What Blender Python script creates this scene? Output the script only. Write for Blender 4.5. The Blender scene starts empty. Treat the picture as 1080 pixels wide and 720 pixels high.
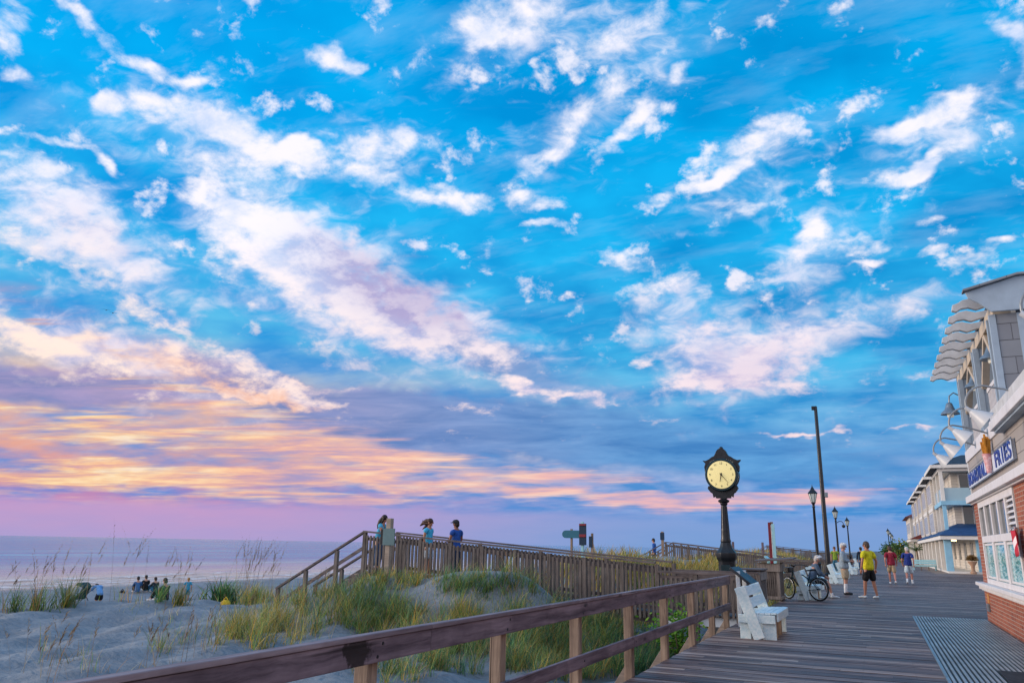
import bpy, bmesh, math, random
import numpy as np
from mathutils import Vector, Matrix, Euler, noise as mnoise
from math import sin, cos, pi, radians, sqrt, atan2, hypot, exp
random.seed(7); RNG = np.random.default_rng(7)
SC = bpy.context.scene
COL = SC.collection
EYE = 1.5
OFF = {}            # root object -> world offset its children are written in

# ------------------------------------------------------------------ camera
def cam_axes():
    a, p, r = radians(24.8), radians(14.7), radians(1.05)
    f = Vector((-sin(a)*cos(p), cos(a)*cos(p), sin(p)))
    rt = Vector((cos(a), sin(a), 0)); up = rt.cross(f)
    return f, rt*cos(r)+up*sin(r), up*cos(r)-rt*sin(r)
FW, RT, UP = cam_axes()
cd = bpy.data.cameras.new('camera'); cam = bpy.data.objects.new('camera', cd); COL.objects.link(cam)
cd.sensor_width = 36; cd.lens = 815/1080*36; cd.clip_start = .05; cd.clip_end = 30000
M = Matrix((RT, UP, -FW)).transposed().to_4x4(); M.translation = (0, 0, EYE); cam.matrix_world = M
SC.camera = cam
SC.view_settings.view_transform = 'Standard'; SC.view_settings.look = 'None'
SC.view_settings.exposure = .2; SC.view_settings.gamma = 1
SC.cycles.use_denoising = True
SC.cycles.max_bounces = 5; SC.cycles.diffuse_bounces = 2; SC.cycles.glossy_bounces = 3
SC.cycles.transparent_max_bounces = 6; SC.cycles.transmission_bounces = 3

def lin(c):
    if isinstance(c, str):
        c = c.lstrip('#'); c = [int(c[i:i+2], 16) for i in (0, 2, 4)]
    out = []
    for v in c[:3]:
        v = v/255
        out.append(v/12.92 if v <= .04045 else ((v+.055)/1.055)**2.4)
    return (*out, 1)

# ------------------------------------------------------------------ nodes
class NT:
    def __init__(s, tree): s.t = tree; s.n = tree.nodes; s.l = tree.links
    def new(s, typ, **kw):
        n = s.n.new(typ)
        for k, v in kw.items(): setattr(n, k, v)
        return n
    def put(s, sock, v):
        if v is None: return
        if isinstance(v, bpy.types.NodeSocket): s.l.new(v, sock)
        else: sock.default_value = v
    def m(s, op, a, b=None, c=None, clamp=False):
        n = s.new('ShaderNodeMath', operation=op, use_clamp=clamp)
        s.put(n.inputs[0], a); s.put(n.inputs[1], b); s.put(n.inputs[2], c); return n.outputs[0]
    def v(s, op, a, b=None, scale=None):
        n = s.new('ShaderNodeVectorMath', operation=op)
        s.put(n.inputs[0], a); s.put(n.inputs[1], b)
        if scale is not None: s.put(n.inputs['Scale'], scale)
        return n.outputs['Value'] if op in ('DOT_PRODUCT', 'LENGTH', 'DISTANCE') else n.outputs[0]
    def xyz(s, x, y, z=0.0):
        n = s.new('ShaderNodeCombineXYZ'); s.put(n.inputs[0], x); s.put(n.inputs[1], y); s.put(n.inputs[2], z); return n.outputs[0]
    def sep(s, v):
        n = s.new('ShaderNodeSeparateXYZ'); s.put(n.inputs[0], v); return n.outputs
    def mix(s, f, a, b, blend='MIX'):
        n = s.new('ShaderNodeMix', data_type='RGBA', blend_type=blend); n.clamp_factor = True
        s.put(n.inputs[0], f); s.put(n.inputs[6], a); s.put(n.inputs[7], b); return n.outputs[2]
    def noise(s, vec, scale=5, detail=4, rough=.5, dist=0.0, dims='3D', color=False):
        n = s.new('ShaderNodeTexNoise', noise_dimensions=dims)
        s.put(n.inputs['Vector'], vec); n.inputs['Scale'].default_value = scale
        n.inputs['Detail'].default_value = detail; n.inputs['Roughness'].default_value = rough
        n.inputs['Distortion'].default_value = dist
        return n.outputs['Color' if color else 'Fac']
    def white(s, v, dims='1D'):
        n = s.new('ShaderNodeTexWhiteNoise', noise_dimensions=dims)
        s.put(n.inputs['W' if dims == '1D' else 'Vector'], v); return n.outputs['Value']
    def mapr(s, v, a, b, c=0.0, d=1.0, smooth=False):
        n = s.new('ShaderNodeMapRange', interpolation_type='SMOOTHSTEP' if smooth else 'LINEAR')
        s.put(n.inputs[0], v)
        for i, x in enumerate((a, b, c, d)): s.put(n.inputs[i+1], x)
        return n.outputs[0]
    def ramp(s, f, stops, interp='LINEAR'):
        n = s.new('ShaderNodeValToRGB'); r = n.color_ramp; r.interpolation = interp
        while len(r.elements) < len(stops): r.elements.new(1)
        for e, (p, c) in zip(r.elements, stops): e.position = p; e.color = c if len(c) == 4 else (*c, 1)
        s.put(n.inputs[0], f); return n.outputs[0]
    def mapping(s, v, loc=(0, 0, 0), rot=(0, 0, 0), scale=(1, 1, 1), typ='POINT'):
        n = s.new('ShaderNodeMapping', vector_type=typ); s.put(n.inputs[0], v)
        n.inputs[1].default_value = loc; n.inputs[2].default_value = rot; n.inputs[3].default_value = scale
        return n.outputs[0]

def newmat(name):
    m = bpy.data.materials.new(name); m.use_nodes = True
    k = NT(m.node_tree); b = m.node_tree.nodes['Principled BSDF']; return m, k, b
def obco(k): return k.new('ShaderNodeTexCoord').outputs['Object']
def scl(c, f): return (c[0]*f, c[1]*f, c[2]*f, 1)
def bump(k, b, h, strength=.3, dist=.01):
    n = k.new('ShaderNodeBump'); n.inputs['Strength'].default_value = strength; n.inputs['Distance'].default_value = dist
    k.put(n.inputs['Height'], h); k.l.new(n.outputs[0], b.inputs['Normal'])
def plain(name, c, rough=.6, var=.18, scale=6, metal=0.0, bmp=.15, spec=.4, second=None):
    """base colour broken up by wear noise of its own"""
    m, k, b = newmat(name); co = obco(k)
    n = k.noise(co, scale, 5, .6)
    c = lin(c) if not (isinstance(c, tuple) and len(c) == 4) else c
    c2 = scl(c, 1-var*1.6) if second is None else lin(second)
    col = k.mix(k.mapr(n, .3, .7), c2, scl(c, 1+var*.5))
    k.put(b.inputs['Base Color'], col)
    k.put(b.inputs['Roughness'], k.mapr(n, .2, .8, min(1, rough+.12), max(.05, rough-.12)))
    b.inputs['Metallic'].default_value = metal
    b.inputs['Specular IOR Level'].default_value = spec
    if bmp: bump(k, b, k.noise(co, scale*7, 4, .6), bmp, .004)
    return m
def wood(name, c1, c2, axis=0, rough=.75, grain=1.0, knots=True, bmp=.5, dirt=1.0):
    """weathered wood, grain running along an object axis"""
    m, k, b = newmat(name); co = obco(k)
    info = k.new('ShaderNodeObjectInfo').outputs['Random']
    co = k.v('ADD', co, k.xyz(k.m('MULTIPLY', info, 7.3), k.m('MULTIPLY', info, 3.1), k.m('MULTIPLY', info, 11.7)))
    sc = [28*grain]*3; sc[axis] = 1.6*grain
    warp = k.noise(co, 3, 2, .5, color=True)
    g = k.mapping(k.v('ADD', co, k.v('SCALE', warp, scale=.05)), scale=tuple(sc))
    n1 = k.noise(g, 1, 6, .65); n2 = k.noise(co, 2.3, 4, .6)
    col = k.mix(k.mapr(n1, .3, .68), lin(c1), lin(c2))
    col = k.mix(k.mapr(n2, .45, .75, 0, .55*dirt), col, scl(lin(c1), .55))
    if knots:
        v = k.new('ShaderNodeTexVoronoi'); ks = [3.2]*3; ks[axis] = .9
        k.put(v.inputs['Vector'], k.mapping(co, scale=tuple(ks))); v.inputs['Scale'].default_value = 1.4
        col = k.mix(k.mapr(v.outputs['Distance'], .05, .12, .75, 0), col, scl(lin(c1), .3))
    cs = [34*grain]*3; cs[axis] = .7*grain         # drying cracks
    ck = k.noise(k.mapping(co, scale=tuple(cs)), 1, 3, .5, .4)
    col = k.mix(k.mapr(ck, .64, .70, 0, .8*dirt), col, scl(lin(c1), .22))
    k.put(b.inputs['Base Color'], col); b.inputs['Roughness'].default_value = rough
    b.inputs['Specular IOR Level'].default_value = .3
    bump(k, b, n1, bmp, .006)
    return m
def emit(name, c, s):
    m, k, b = newmat(name); b.inputs['Base Color'].default_value = lin(c)
    b.inputs['Emission Color'].default_value = lin(c); b.inputs['Emission Strength'].default_value = s; return m
MAT = {}

# ------------------------------------------------------------------ mesh building
class MB:
    def __init__(s): s.v = []; s.f = []
    def add(s, vs, fs):
        n = len(s.v); s.v += [tuple(x) for x in vs]; s.f += [tuple(i+n for i in f) for f in fs]; return s
    def box(s, x0, x1, y0, y1, z0, z1):
        vs = [(x, y, z) for z in (z0, z1) for y in (y0, y1) for x in (x0, x1)]
        return s.add(vs, [(0, 2, 3, 1), (4, 5, 7, 6), (0, 1, 5, 4), (2, 6, 7, 3), (0, 4, 6, 2), (1, 3, 7, 5)])
    def bar(s, a, b, w, h, up=(0, 0, 1), end=None):
        a = Vector(a); b = Vector(b); d = (b-a).normalized(); u = Vector(up)
        if abs(d.dot(u)) > .98: u = Vector((0, 1, 0))
        sd = d.cross(u).normalized(); u = sd.cross(d)
        e = end or (w, h)
        vs = []
        for p, (ww, hh) in ((a, (w, h)), (b, e)):
            for i, j in ((-1, -1), (1, -1), (1, 1), (-1, 1)): vs.append(p+sd*(i*ww/2)+u*(j*hh/2))
        return s.add(vs, [(0, 1, 2, 3), (7, 6, 5, 4), (0, 4, 5, 1), (1, 5, 6, 2), (2, 6, 7, 3), (3, 7, 4, 0)])
    def tube(s, pts, r, seg=8, caps=True):
        pts = [Vector(p) for p in pts]; n = len(pts)
        rs = r if hasattr(r, '__len__') else [r]*n
        vs = []; fs = []; u = None
        for i, p in enumerate(pts):
            d = (pts[min(i+1, n-1)]-pts[max(i-1, 0)])
            d = d.normalized() if d.length > 1e-9 else Vector((0, 0, 1))
            if u is None:
                u = Vector((0, 0, 1)) if abs(d.z) < .9 else Vector((1, 0, 0))
            sd = d.cross(u).normalized(); u = sd.cross(d).normalized()
            for j in range(seg):
                t = 2*pi*j/seg; vs.append(p+(sd*cos(t)+u*sin(t))*rs[i])
        for i in range(n-1):
            for j in range(seg):
                k = (j+1) % seg; fs.append((i*seg+j, i*seg+k, (i+1)*seg+k, (i+1)*seg+j))
        if caps: fs.append(tuple(range(seg-1, -1, -1))); fs.append(tuple((n-1)*seg+j for j in range(seg)))
        return s.add(vs, fs)
    def lathe(s, prof, c=(0, 0, 0), seg=24, axis='z', rot=0.0):
        vs = []; fs = []
        for r, h in prof:
            for j in range(seg):
                t = 2*pi*j/seg+rot; a, b = r*cos(t), r*sin(t)
                vs.append((c[0]+a, c[1]+b, c[2]+h) if axis == 'z' else (c[0]+a, c[1]-h, c[2]+b) if axis == 'y' else (c[0]+h, c[1]+a, c[2]+b))
        n = len(prof)
        for i in range(n-1):
            for j in range(seg):
                k = (j+1) % seg; fs.append((i*seg+j, i*seg+k, (i+1)*seg+k, (i+1)*seg+j))
        fs.append(tuple(range(seg-1, -1, -1))); fs.append(tuple((n-1)*seg+j for j in range(seg)))
        return s.add(vs, fs)
    def ball(s, c, r, seg=10, rings=6):
        rx, ry, rz = r if hasattr(r, '__len__') else (r, r, r)
        vs = [(c[0], c[1], c[2]-rz)]; fs = []
        for i in range(1, rings):
            t = -pi/2+pi*i/rings
            for j in range(seg):
                p = 2*pi*j/seg; vs.append((c[0]+rx*cos(t)*cos(p), c[1]+ry*cos(t)*sin(p), c[2]+rz*sin(t)))
        vs.append((c[0], c[1], c[2]+rz)); L = len(vs)-1
        for j in range(seg):
            k = (j+1) % seg; fs.append((0, 1+k, 1+j)); fs.append((L, L-seg+j, L-seg+k))
            for i in range(rings-2): a = 1+i*seg; fs.append((a+j, a+k, a+seg+k, a+seg+j))
        return s.add(vs, fs)
    def prism(s, poly, a, b, axis='y'):
        """polygon (two coords) extruded along an axis between a and b"""
        n = len(poly); vs = []
        for t in (a, b):
            for p, q in poly:
                vs.append((t, p, q) if axis == 'x' else (p, t, q) if axis == 'y' else (p, q, t))
        fs = [tuple(range(n)), tuple(range(2*n-1, n-1, -1))]
        for i in range(n): j = (i+1) % n; fs.append((i, i+n, j+n, j))
        return s.add(vs, fs)
    def strip(s, path, w, y0, y1, axis='y'): return s
    def build(s, name, mat, parent=None, bevel=0.0, smooth=None):
        o = [0, 0, 0]; root = parent
        while root is not None and root.parent is not None: root = root.parent
        if root is not None and root in OFF: o = OFF[root]
        me = bpy.data.meshes.new(name)
        me.from_pydata([(x-o[0], y-o[1], z-o[2]) for x, y, z in s.v], [], s.f)
        bm = bmesh.new(); bm.from_mesh(me); bmesh.ops.recalc_face_normals(bm, faces=bm.faces); bm.to_mesh(me); bm.free()
        if mat is not None: me.materials.append(mat)
        if smooth is not None:
            for p in me.polygons: p.use_smooth = True
            me.set_sharp_from_angle(angle=radians(smooth))
        ob = bpy.data.objects.new(name, me); COL.objects.link(ob)
        if parent is not None: ob.parent = parent
        if bevel:
            md = ob.modifiers.new('edge', 'BEVEL'); md.width = bevel; md.segments = 2; md.limit_method = 'ANGLE'
        return ob

def thing(name, label, cat, loc=(0, 0, 0), group=None, world=True):
    o = bpy.data.objects.new(name, None); COL.objects.link(o); o.empty_display_size = .2
    o['label'] = label; o['category'] = cat
    if group: o['group'] = group
    if world: o.location = loc; OFF[o] = tuple(loc)
    return o
def tag(o, label, cat, group=None, kind=None):
    o['label'] = label; o['category'] = cat
    if group: o['group'] = group
    if kind: o['kind'] = kind
    return o
def struct(o): o['kind'] = 'structure'; return o
def place(o, loc, rz=0.0): o.location = loc; o.rotation_euler = (0, 0, rz); return o
def copy_tree(o, parent=None):
    c = o.copy(); COL.objects.link(c)
    if parent is not None: c.parent = parent
    for ch in [x for x in bpy.data.objects if x.parent == o]: copy_tree(ch, c)
    return c
def dup(o, loc, rz=0.0, label=None):
    c = copy_tree(o); place(c, loc, rz)
    if label: c['label'] = label
    return c
def text(name, body, size, mat, parent, mtx, extrude=.004, sx=1.0, bold=.0):
    cu = bpy.data.curves.new(name, 'FONT'); cu.body = body; cu.size = size; cu.extrude = extrude
    cu.align_x = 'CENTER'; cu.align_y = 'CENTER'; cu.offset = bold
    t = bpy.data.objects.new(name, cu); COL.objects.link(t)
    dg = bpy.context.evaluated_depsgraph_get(); me = bpy.data.meshes.new_from_object(t.evaluated_get(dg))
    bpy.data.objects.remove(t)
    me.transform(Matrix.Diagonal((sx, 1, 1, 1))); me.transform(mtx)
    me.materials.clear(); me.materials.append(mat)
    o = bpy.data.objects.new(name, me); COL.objects.link(o); o.parent = parent
    return o
# ------------------------------------------------------------------ sky (world light) and sun
SUN_EL, SUN_AZ = radians(14), radians(-104)     # azimuth from +Y, negative to the ocean side
def make_sky():
    w = bpy.data.worlds.new('World'); SC.world = w; w.use_nodes = True
    k = NT(w.node_tree); k.n.clear()
    d = k.new('ShaderNodeTexCoord').outputs['Generated']
    # chart of the sky fixed to world directions
    f = k.m('MAXIMUM', k.v('DOT_PRODUCT', d, tuple(FW)), .12)
    u = k.m('DIVIDE', k.v('DOT_PRODUCT', d, tuple(RT)), f)
    v = k.m('DIVIDE', k.v('DOT_PRODUCT', d, tuple(UP)), f)
    X = k.m('MULTIPLY_ADD', u, 8.15, 5.4)          # hundreds of chart units
    Y = k.m('MULTIPLY_ADD', v, -8.15, 3.6)
    dz = k.sep(d)
    el = dz[2]
    pl = k.m('DIVIDE', 1.0, k.m('ADD', k.m('MAXIMUM', el, 0.0), .16))
    P = k.xyz(k.m('MULTIPLY', dz[0], pl), k.m('MULTIPLY', dz[1], pl), 0.0)
    pl2 = k.m('DIVIDE', 1.0, k.m('ADD', k.m('MAXIMUM', el, 0.0), .55))
    P2 = k.v('MULTIPLY', k.xyz(k.m('MULTIPLY', dz[0], pl2), k.m('MULTIPLY', dz[1], pl2), pl2), (1, 1, .8))
    C0 = k.xyz(X, Y, 0.0)
    # turbulence of the chart, so every cloud edge is ragged
    w1 = k.v('SUBTRACT', k.noise(k.mapping(C0, scale=(1, 1.3, 1)), 1.3, 3, .55, color=True), (.5, .5, .5))
    w2 = k.v('SUBTRACT', k.noise(P2, 14, 3, .6, color=True), (.5, .5, .5))
    C = k.v('ADD', C0, k.v('ADD', k.v('SCALE', w1, scale=.34), k.v('SCALE', w2, scale=.34)))
    fine = k.noise(P2, 16, 7, .64, .2)
    mid = k.noise(C0, 2.1, 6, .55, .3)
    puff = k.noise(k.v('ADD', P2, k.v('SCALE', w2, scale=.03)), 44, 5, .55)
    def field(blobs, co=C):
        co = k.v('MULTIPLY_ADD', co, (1, 1, 0)); co.node.inputs[2].default_value = (0, 0, 1)
        acc = None
        for (cx, cy, rx, ry, rot, wt) in blobs:
            t = radians(rot); ca, sa = cos(t), sin(t); px, py = cx/100, cy/100
            qx = k.v('DOT_PRODUCT', co, (ca*100/rx, sa*100/rx, -(px*ca+py*sa)*100/rx))
            qy = k.v('DOT_PRODUCT', co, (-sa*100/ry, ca*100/ry, (px*sa-py*ca)*100/ry))
            r2 = k.m('MULTIPLY_ADD', qx, qx, k.m('MULTIPLY', qy, qy))
            e = k.m('MAXIMUM', k.m('MULTIPLY_ADD', r2, -.5, 1.0), 0.0)
            e = k.m('MULTIPLY', e, e)
            acc = k.m('MULTIPLY', e, wt) if acc is None else k.m('MULTIPLY_ADD', e, wt, acc)
        return k.m('MINIMUM', acc, 1.25)
    # base colour of the clear sky: by height, cool on the right, warm to the left
    el_r = k.m('MULTIPLY', el, 1.25, clamp=True)
    right = k.ramp(el_r, [(0, lin('6f93c6')), (.05, lin('7298d0')), (.10, lin('8fa6d2')), (.16, lin('78abd6')), (.28, lin('42b0e0')), (.45, lin('1baee8')), (.62, lin('04a6e6')), (.85, lin('0096d8')), (1, lin('0092d4'))])
    left = k.ramp(el_r, [(0, lin('a98bb8')), (.035, lin('c487ae')), (.075, lin('a57fae')), (.12, lin('d99f90')), (.2, lin('e0b298')), (.3, lin('5fb4dc')), (.45, lin('2ab6ea')), (.62, lin('06acee')), (.85, lin('00a2e8')), (1, lin('009ee4'))])
    side = k.mapr(X, 1.0, 8.0, 0, 1, True)
    base = k.mix(side, left, right)
    deep = k.noise(P, 3.2, 4, .5)
    base = k.mix(k.mapr(deep, .36, .64, 0, .75), base, k.mix(side, lin('0084d2'), lin('007cc2')))
    # thin veil
    base = k.mix(k.mapr(k.noise(k.mapping(P, rot=(0, 0, .5), scale=(1, 2.6, 1)), 4, 7, .6), .5, .78, 0, .2), base, lin('b9d6f0'))
    # broad soft cloud masses under the crisp ones
    soft = [(60, 232, 130, 62, 25, .9), (165, 300, 90, 30, 25, .5), (330, 285, 160, 72, 33, 1.0), (480, 352, 120, 42, 18, .9), (800, 378, 115, 42, -15, .9), (725, 345, 66, 54, 0, .7), (560, 30, 120, 52, -25, .55), (675, 60, 70, 66, -40, .55), (790, 180, 100, 46, -30, .5), (180, 130, 150, 52, 15, .5),
        (400, 165, 80, 46, 10, .5), (990, 140, 120, 44, -20, .5), (120, 375, 210, 44, 20, .75), (860, 270, 90, 44, -30, .55), (600, 415, 90, 16, 8, .5), (940, 322, 120, 24, -12, .5), (590, 150, 70, 50, -40, .4), (200, 385, 150, 26, 14, .5)]
    SF = field(soft)
    sn = k.noise(k.mapping(C0, rot=(0, 0, .35), scale=(1, 1.9, 1)), 2.4, 7, .58, .5)
    sfm = k.mapr(k.m('MULTIPLY_ADD', k.m('SUBTRACT', sn, .5), 1.5, SF), .12, 1.05, 0, .85, True)
    lowf = k.mapr(el, .10, .36)
    scol = k.mix(k.mapr(sn, .36, .66, 0, 1, True), k.mix(lowf, lin('a898c4'), lin('9cc4ee')), k.mix(lowf, lin('ecd0d4'), lin('ebe9f6')))
    base = k.mix(sfm, base, scol)
    # slate stratus
    slate = [(60, 406, 170, 22, 3, 1.0), (270, 408, 130, 24, 20, .8), (400, 440, 150, 30, 10, .9), (520, 448, 170, 34, 8, .95), (690, 470, 170, 34, 7, .9), (880, 486, 150, 36, 0, .65), (600, 400, 110, 24, 18, .35), (500, 372, 90, 26, 20, .5), (20, 312, 130, 18, 12, .35), (430, 300, 90, 26, 30, .35)]
    S = field(slate)
    st = k.noise(k.mapping(C0, rot=(0, 0, radians(-8)), scale=(.5, 3.4, 1)), 1.6, 6, .6, .4)
    sm = k.mapr(k.m('MULTIPLY_ADD', k.m('SUBTRACT', st, .5), .9, S), .08, .75, 0, .92, True)
    base = k.mix(sm, base, k.mix(k.mapr(st, .35, .65), k.mix(side, lin('6f7cae'), lin('3c7ab8')), k.mix(side, lin('a193bc'), lin('5e9bd0'))))
    # warm evening streaks low on the ocean side
    warm = [(100, 452, 300, 24, 4, .7), (90, 505, 320, 24, 1.5, .85), (330, 500, 300, 28, 3, .8), (440, 486, 200, 24, 7, .6), (590, 517, 190, 20, 5, .75), (250, 432, 180, 16, 12, .6), (760, 528, 180, 12, 1, .62), (935, 521, 120, 10, -2, .55), (60, 345, 170, 18, 24, .3), (1030, 520, 70, 9, 0, .45)]
    W = field(warm, k.v('ADD', C0, k.v('SCALE', w1, scale=.4)))
    gaps = field([(60, 474, 130, 8, 2, 1.0), (215, 484, 70, 6, 3, .8), (330, 486, 80, 6, 4, .7), (470, 503, 90, 5, 6, .7), (30, 438, 80, 5, 4, .5), (640, 512, 80, 4, 4, .5), (130, 515, 90, 4, 1, .5), (400, 518, 80, 4, 3, .5)], k.v('ADD', C0, k.v('SCALE', w1, scale=.25)))
    W = k.m('SUBTRACT', W, k.m('MULTIPLY', gaps, .75))
    sw = k.noise(k.mapping(C0, rot=(0, 0, radians(-5)), scale=(.45, 6.5, 1)), 1.5, 7, .6, .5)
    sw = k.m('ADD', k.m('MULTIPLY', sw, .6), k.m('MULTIPLY', k.noise(k.mapping(C0, rot=(0, 0, radians(-6)), scale=(.3, 2.6, 1)), 1.5, 4, .55, .6), .4))
    wm = k.mapr(k.m('MULTIPLY_ADD', k.m('SUBTRACT', sw, .5), 4.6, k.m('MULTIPLY', W, .78)), .12, 1.0, 0, .88, True)
    wm = k.m('MULTIPLY', wm, k.mapr(W, .03, .32, 0, 1, True))
    sw2 = k.noise(k.mapping(C0, rot=(0, 0, radians(-4)), scale=(.8, 9, 1)), 1.7, 6, .6, .3)
    sw2 = k.m('MULTIPLY_ADD', k.m('SUBTRACT', k.m('ADD', k.m('MULTIPLY', sw2, .55), k.m('MULTIPLY', k.noise(k.mapping(C0, rot=(0, 0, radians(-7)), scale=(.35, 2.2, 1)), 1.4, 5, .55, .5), .45)), .5), 1.7, .5)
    wcol = k.mix(k.mapr(X, .5, 7.0), k.ramp(sw2, [(.28, lin('b394ac')), (.4, lin('dda592')), (.5, lin('f3c08c')), (.6, lin('fbd89c')), (.74, lin('feeec8'))]),
                 k.ramp(sw2, [(.3, lin('a99cc0')), (.5, lin('e8b0ae')), (.7, lin('f3c4b4'))]))
    base = k.mix(wm, base, wcol)
    # white and pinkish cloud
    white = [(6, 30, 30, 32, 0, .9), (18, 82, 20, 14, 0, .8), (88, 22, 60, 14, 42, .7), (160, 70, 38, 11, 18, .8), (198, 84, 16, 9, 0, .7),
        (110, 112, 24, 18, 10, .9), (175, 118, 70, 24, 14, .9), (268, 143, 72, 24, 24, .95), (322, 163, 30, 20, 20, .9), (60, 152, 45, 9, 12, .7), (118, 178, 30, 10, 42, .7),
        (40, 222, 110, 58, 24, .62), (125, 262, 75, 40, 30, .55), (225, 210, 55, 40, 30, .75), (300, 262, 95, 62, 34, .8), (375, 300, 100, 58, 28, .75), (445, 342, 85, 40, 14, .62), (520, 372, 60, 20, 10, .5), (255, 172, 60, 20, 18, .4),
        (348, 62, 32, 20, 28, .75), (374, 73, 16, 11, 0, .7), (345, 140, 18, 8, 0, .6), (388, 172, 44, 28, 14, .85), (425, 148, 16, 26, 0, .6), (476, 210, 60, 17, 4, .9),
        (500, 30, 42, 40, -20, .62), (560, 18, 75, 42, -20, .7), (665, 28, 66, 32, -38, .72), (655, 90, 26, 18, 0, .55), (714, 84, 13, 26, 20, .65), (664, 136, 52, 12, -44, .85),
        (604, 126, 42, 22, -52, .85), (562, 172, 44, 15, -28, .8), (572, 216, 38, 12, 0, .85), (572, 238, 28, 7, 0, .8), (545, 205, 18, 9, 0, .6),
        (800, 143, 50, 26, -32, .9), (752, 192, 50, 13, -24, .85), (788, 214, 60, 11, -4, .75), (695, 208, 14, 8, 0, .7),
        (1010, 108, 80, 16, -16, .95), (965, 134, 62, 14, -12, .9), (952, 182, 38, 17, -12, .95), (990, 160, 40, 12, -34, .9), (1062, 28, 30, 16, 5, .9), (1078, 60, 12, 40, 0, .7),
        (862, 232, 20, 24, 24, .85), (838, 272, 58, 18, -34, .7), (850, 290, 60, 10, -10, .6), (716, 300, 40, 20, 10, .75), (735, 345, 60, 34, -10, .5), (800, 378, 100, 30, -18, .82), (780, 400, 90, 14, -4, .45), (650, 275, 40, 14, 6, .55), (665, 310, 40, 16, 0, .5), (675, 382, 22, 10, 0, .6),
        (905, 258, 32, 7, -4, .7), (912, 272, 30, 6, 0, .6), (985, 266, 24, 7, -4, .75), (1058, 258, 26, 6, -10, .7), (940, 320, 80, 18, -14, .42), (1025, 275, 40, 8, -12, .5), (975, 232, 30, 7, 0, .55),
        (545, 402, 30, 9, 4, .85), (588, 414, 55, 10, 8, .6), (640, 424, 60, 7, 6, .5), (700, 441, 30, 5, 6, .6), (960, 452, 42, 5, -8, .8), (848, 459, 60, 4, 0, .7), (1000, 395, 60, 9, -10, .55), (845, 412, 50, 14, -4, .4), (500, 432, 30, 9, 6, .6),
        (60, 372, 140, 22, 20, .7), (205, 390, 150, 22, 16, .75), (190, 345, 200, 13, 27, .7), (270, 418, 80, 9, 6, .6), (40, 350, 110, 16, 22, .5), (345, 404, 50, 4, 4, .4)]
    A = field(white)
    dn = k.m('ADD', k.m('MULTIPLY', k.m('SUBTRACT', fine, .5), 1.85), k.m('MULTIPLY', k.m('SUBTRACT', puff, .5), .85))
    D = k.m('ADD', A, dn)
    am = k.mapr(D, .25, 1.0, 0, 1, True)
    # scattered puffs everywhere high up
    sc_ = k.m('ADD', k.mapr(mid, .42, .66, 0, .42), k.m('MULTIPLY', dn, .75))
    sp = k.mapr(sc_, .29, .64, 0, .85, True)
    sp = k.m('MULTIPLY', sp, k.mapr(el, .12, .3))
    am = k.m('MAXIMUM', am, sp)
    low = k.mapr(el, .10, .36)
    bright = k.mix(k.m('MULTIPLY', k.mapr(X, 0, 6.5, 1, 0), k.m('SUBTRACT', 1.0, low)), k.mix(low, lin('f4d6d6'), lin('f3eef6')), lin('fde3c8'))
    shade = k.mix(low, lin('b0a2c8'), lin('b4cbee'))
    lit = k.mapr(k.m('ADD', k.m('MULTIPLY', fine, .9), k.m('MULTIPLY', k.noise(P, 6, 5, .55), .9)), .58, 1.0, 0, 1, True)
    # big bank on the ocean side has lilac inside
    L = field([(400, 290, 110, 55, 32, .9), (480, 320, 90, 40, 22, .8), (90, 230, 90, 40, 25, .5), (800, 385, 90, 30, -10, .6), (720, 340, 60, 40, 0, .5), (330, 385, 140, 20, 22, .8)])
    lit = k.m('SUBTRACT', lit, k.m('MULTIPLY', L, .55), clamp=True)
    shade = k.mix(L, shade, lin('a79ec8'))
    ccol = k.mix(lit, shade, bright)
    G = field([(215, 398, 140, 18, 20, .9), (290, 424, 100, 12, 12, .8), (90, 345, 130, 14, 22, .5), (330, 400, 60, 12, 22, .5)])
    ccol = k.mix(k.m('MULTIPLY', G, k.mapr(fine, .38, .62, .75, .25)), ccol, lin('f2b48c'))
    sky = k.mix(k.m('MULTIPLY', am, .96), base, ccol)
    # mauve sea-haze bank over the horizon
    bank = k.m('SUBTRACT', Y, k.m('MULTIPLY_ADD', X, .028, 5.14))
    bank = k.m('MULTIPLY_ADD', k.m('SUBTRACT', sw, .5), .22, bank)
    hz = k.ramp(k.m('MULTIPLY', el, 6.0, clamp=True), [(0, lin('a796c4')), (.2, lin('b794c0')), (.4, lin('ba8fb8')), (.8, lin('a58bbb')), (1, lin('a58bbb'))])
    hz2 = k.ramp(k.m('MULTIPLY', el, 6.0, clamp=True), [(0, lin('7396c8')), (.3, lin('7d97cc')), (.8, lin('8f93c4')), (1, lin('9a98c4'))])
    sky = k.mix(k.mapr(bank, .0, .20, 0, .93, True), sky, k.mix(k.mapr(X, 2.0, 7.6, 0, 1, True), hz, hz2))
    # unseen sky behind the viewer, brightened and whitened as added fill light
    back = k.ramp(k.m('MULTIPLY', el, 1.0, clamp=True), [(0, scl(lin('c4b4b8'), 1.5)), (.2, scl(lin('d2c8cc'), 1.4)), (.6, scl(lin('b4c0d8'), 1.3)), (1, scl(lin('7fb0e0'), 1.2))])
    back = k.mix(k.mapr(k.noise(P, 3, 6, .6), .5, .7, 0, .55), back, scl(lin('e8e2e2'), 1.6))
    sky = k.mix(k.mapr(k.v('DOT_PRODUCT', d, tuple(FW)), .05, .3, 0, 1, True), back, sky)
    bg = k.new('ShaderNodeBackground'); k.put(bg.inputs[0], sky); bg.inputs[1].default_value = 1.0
    ns = k.new('ShaderNodeTexSky', sky_type='NISHITA'); ns.sun_disc = False
    ns.sun_elevation = SUN_EL; ns.sun_rotation = SUN_AZ
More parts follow.
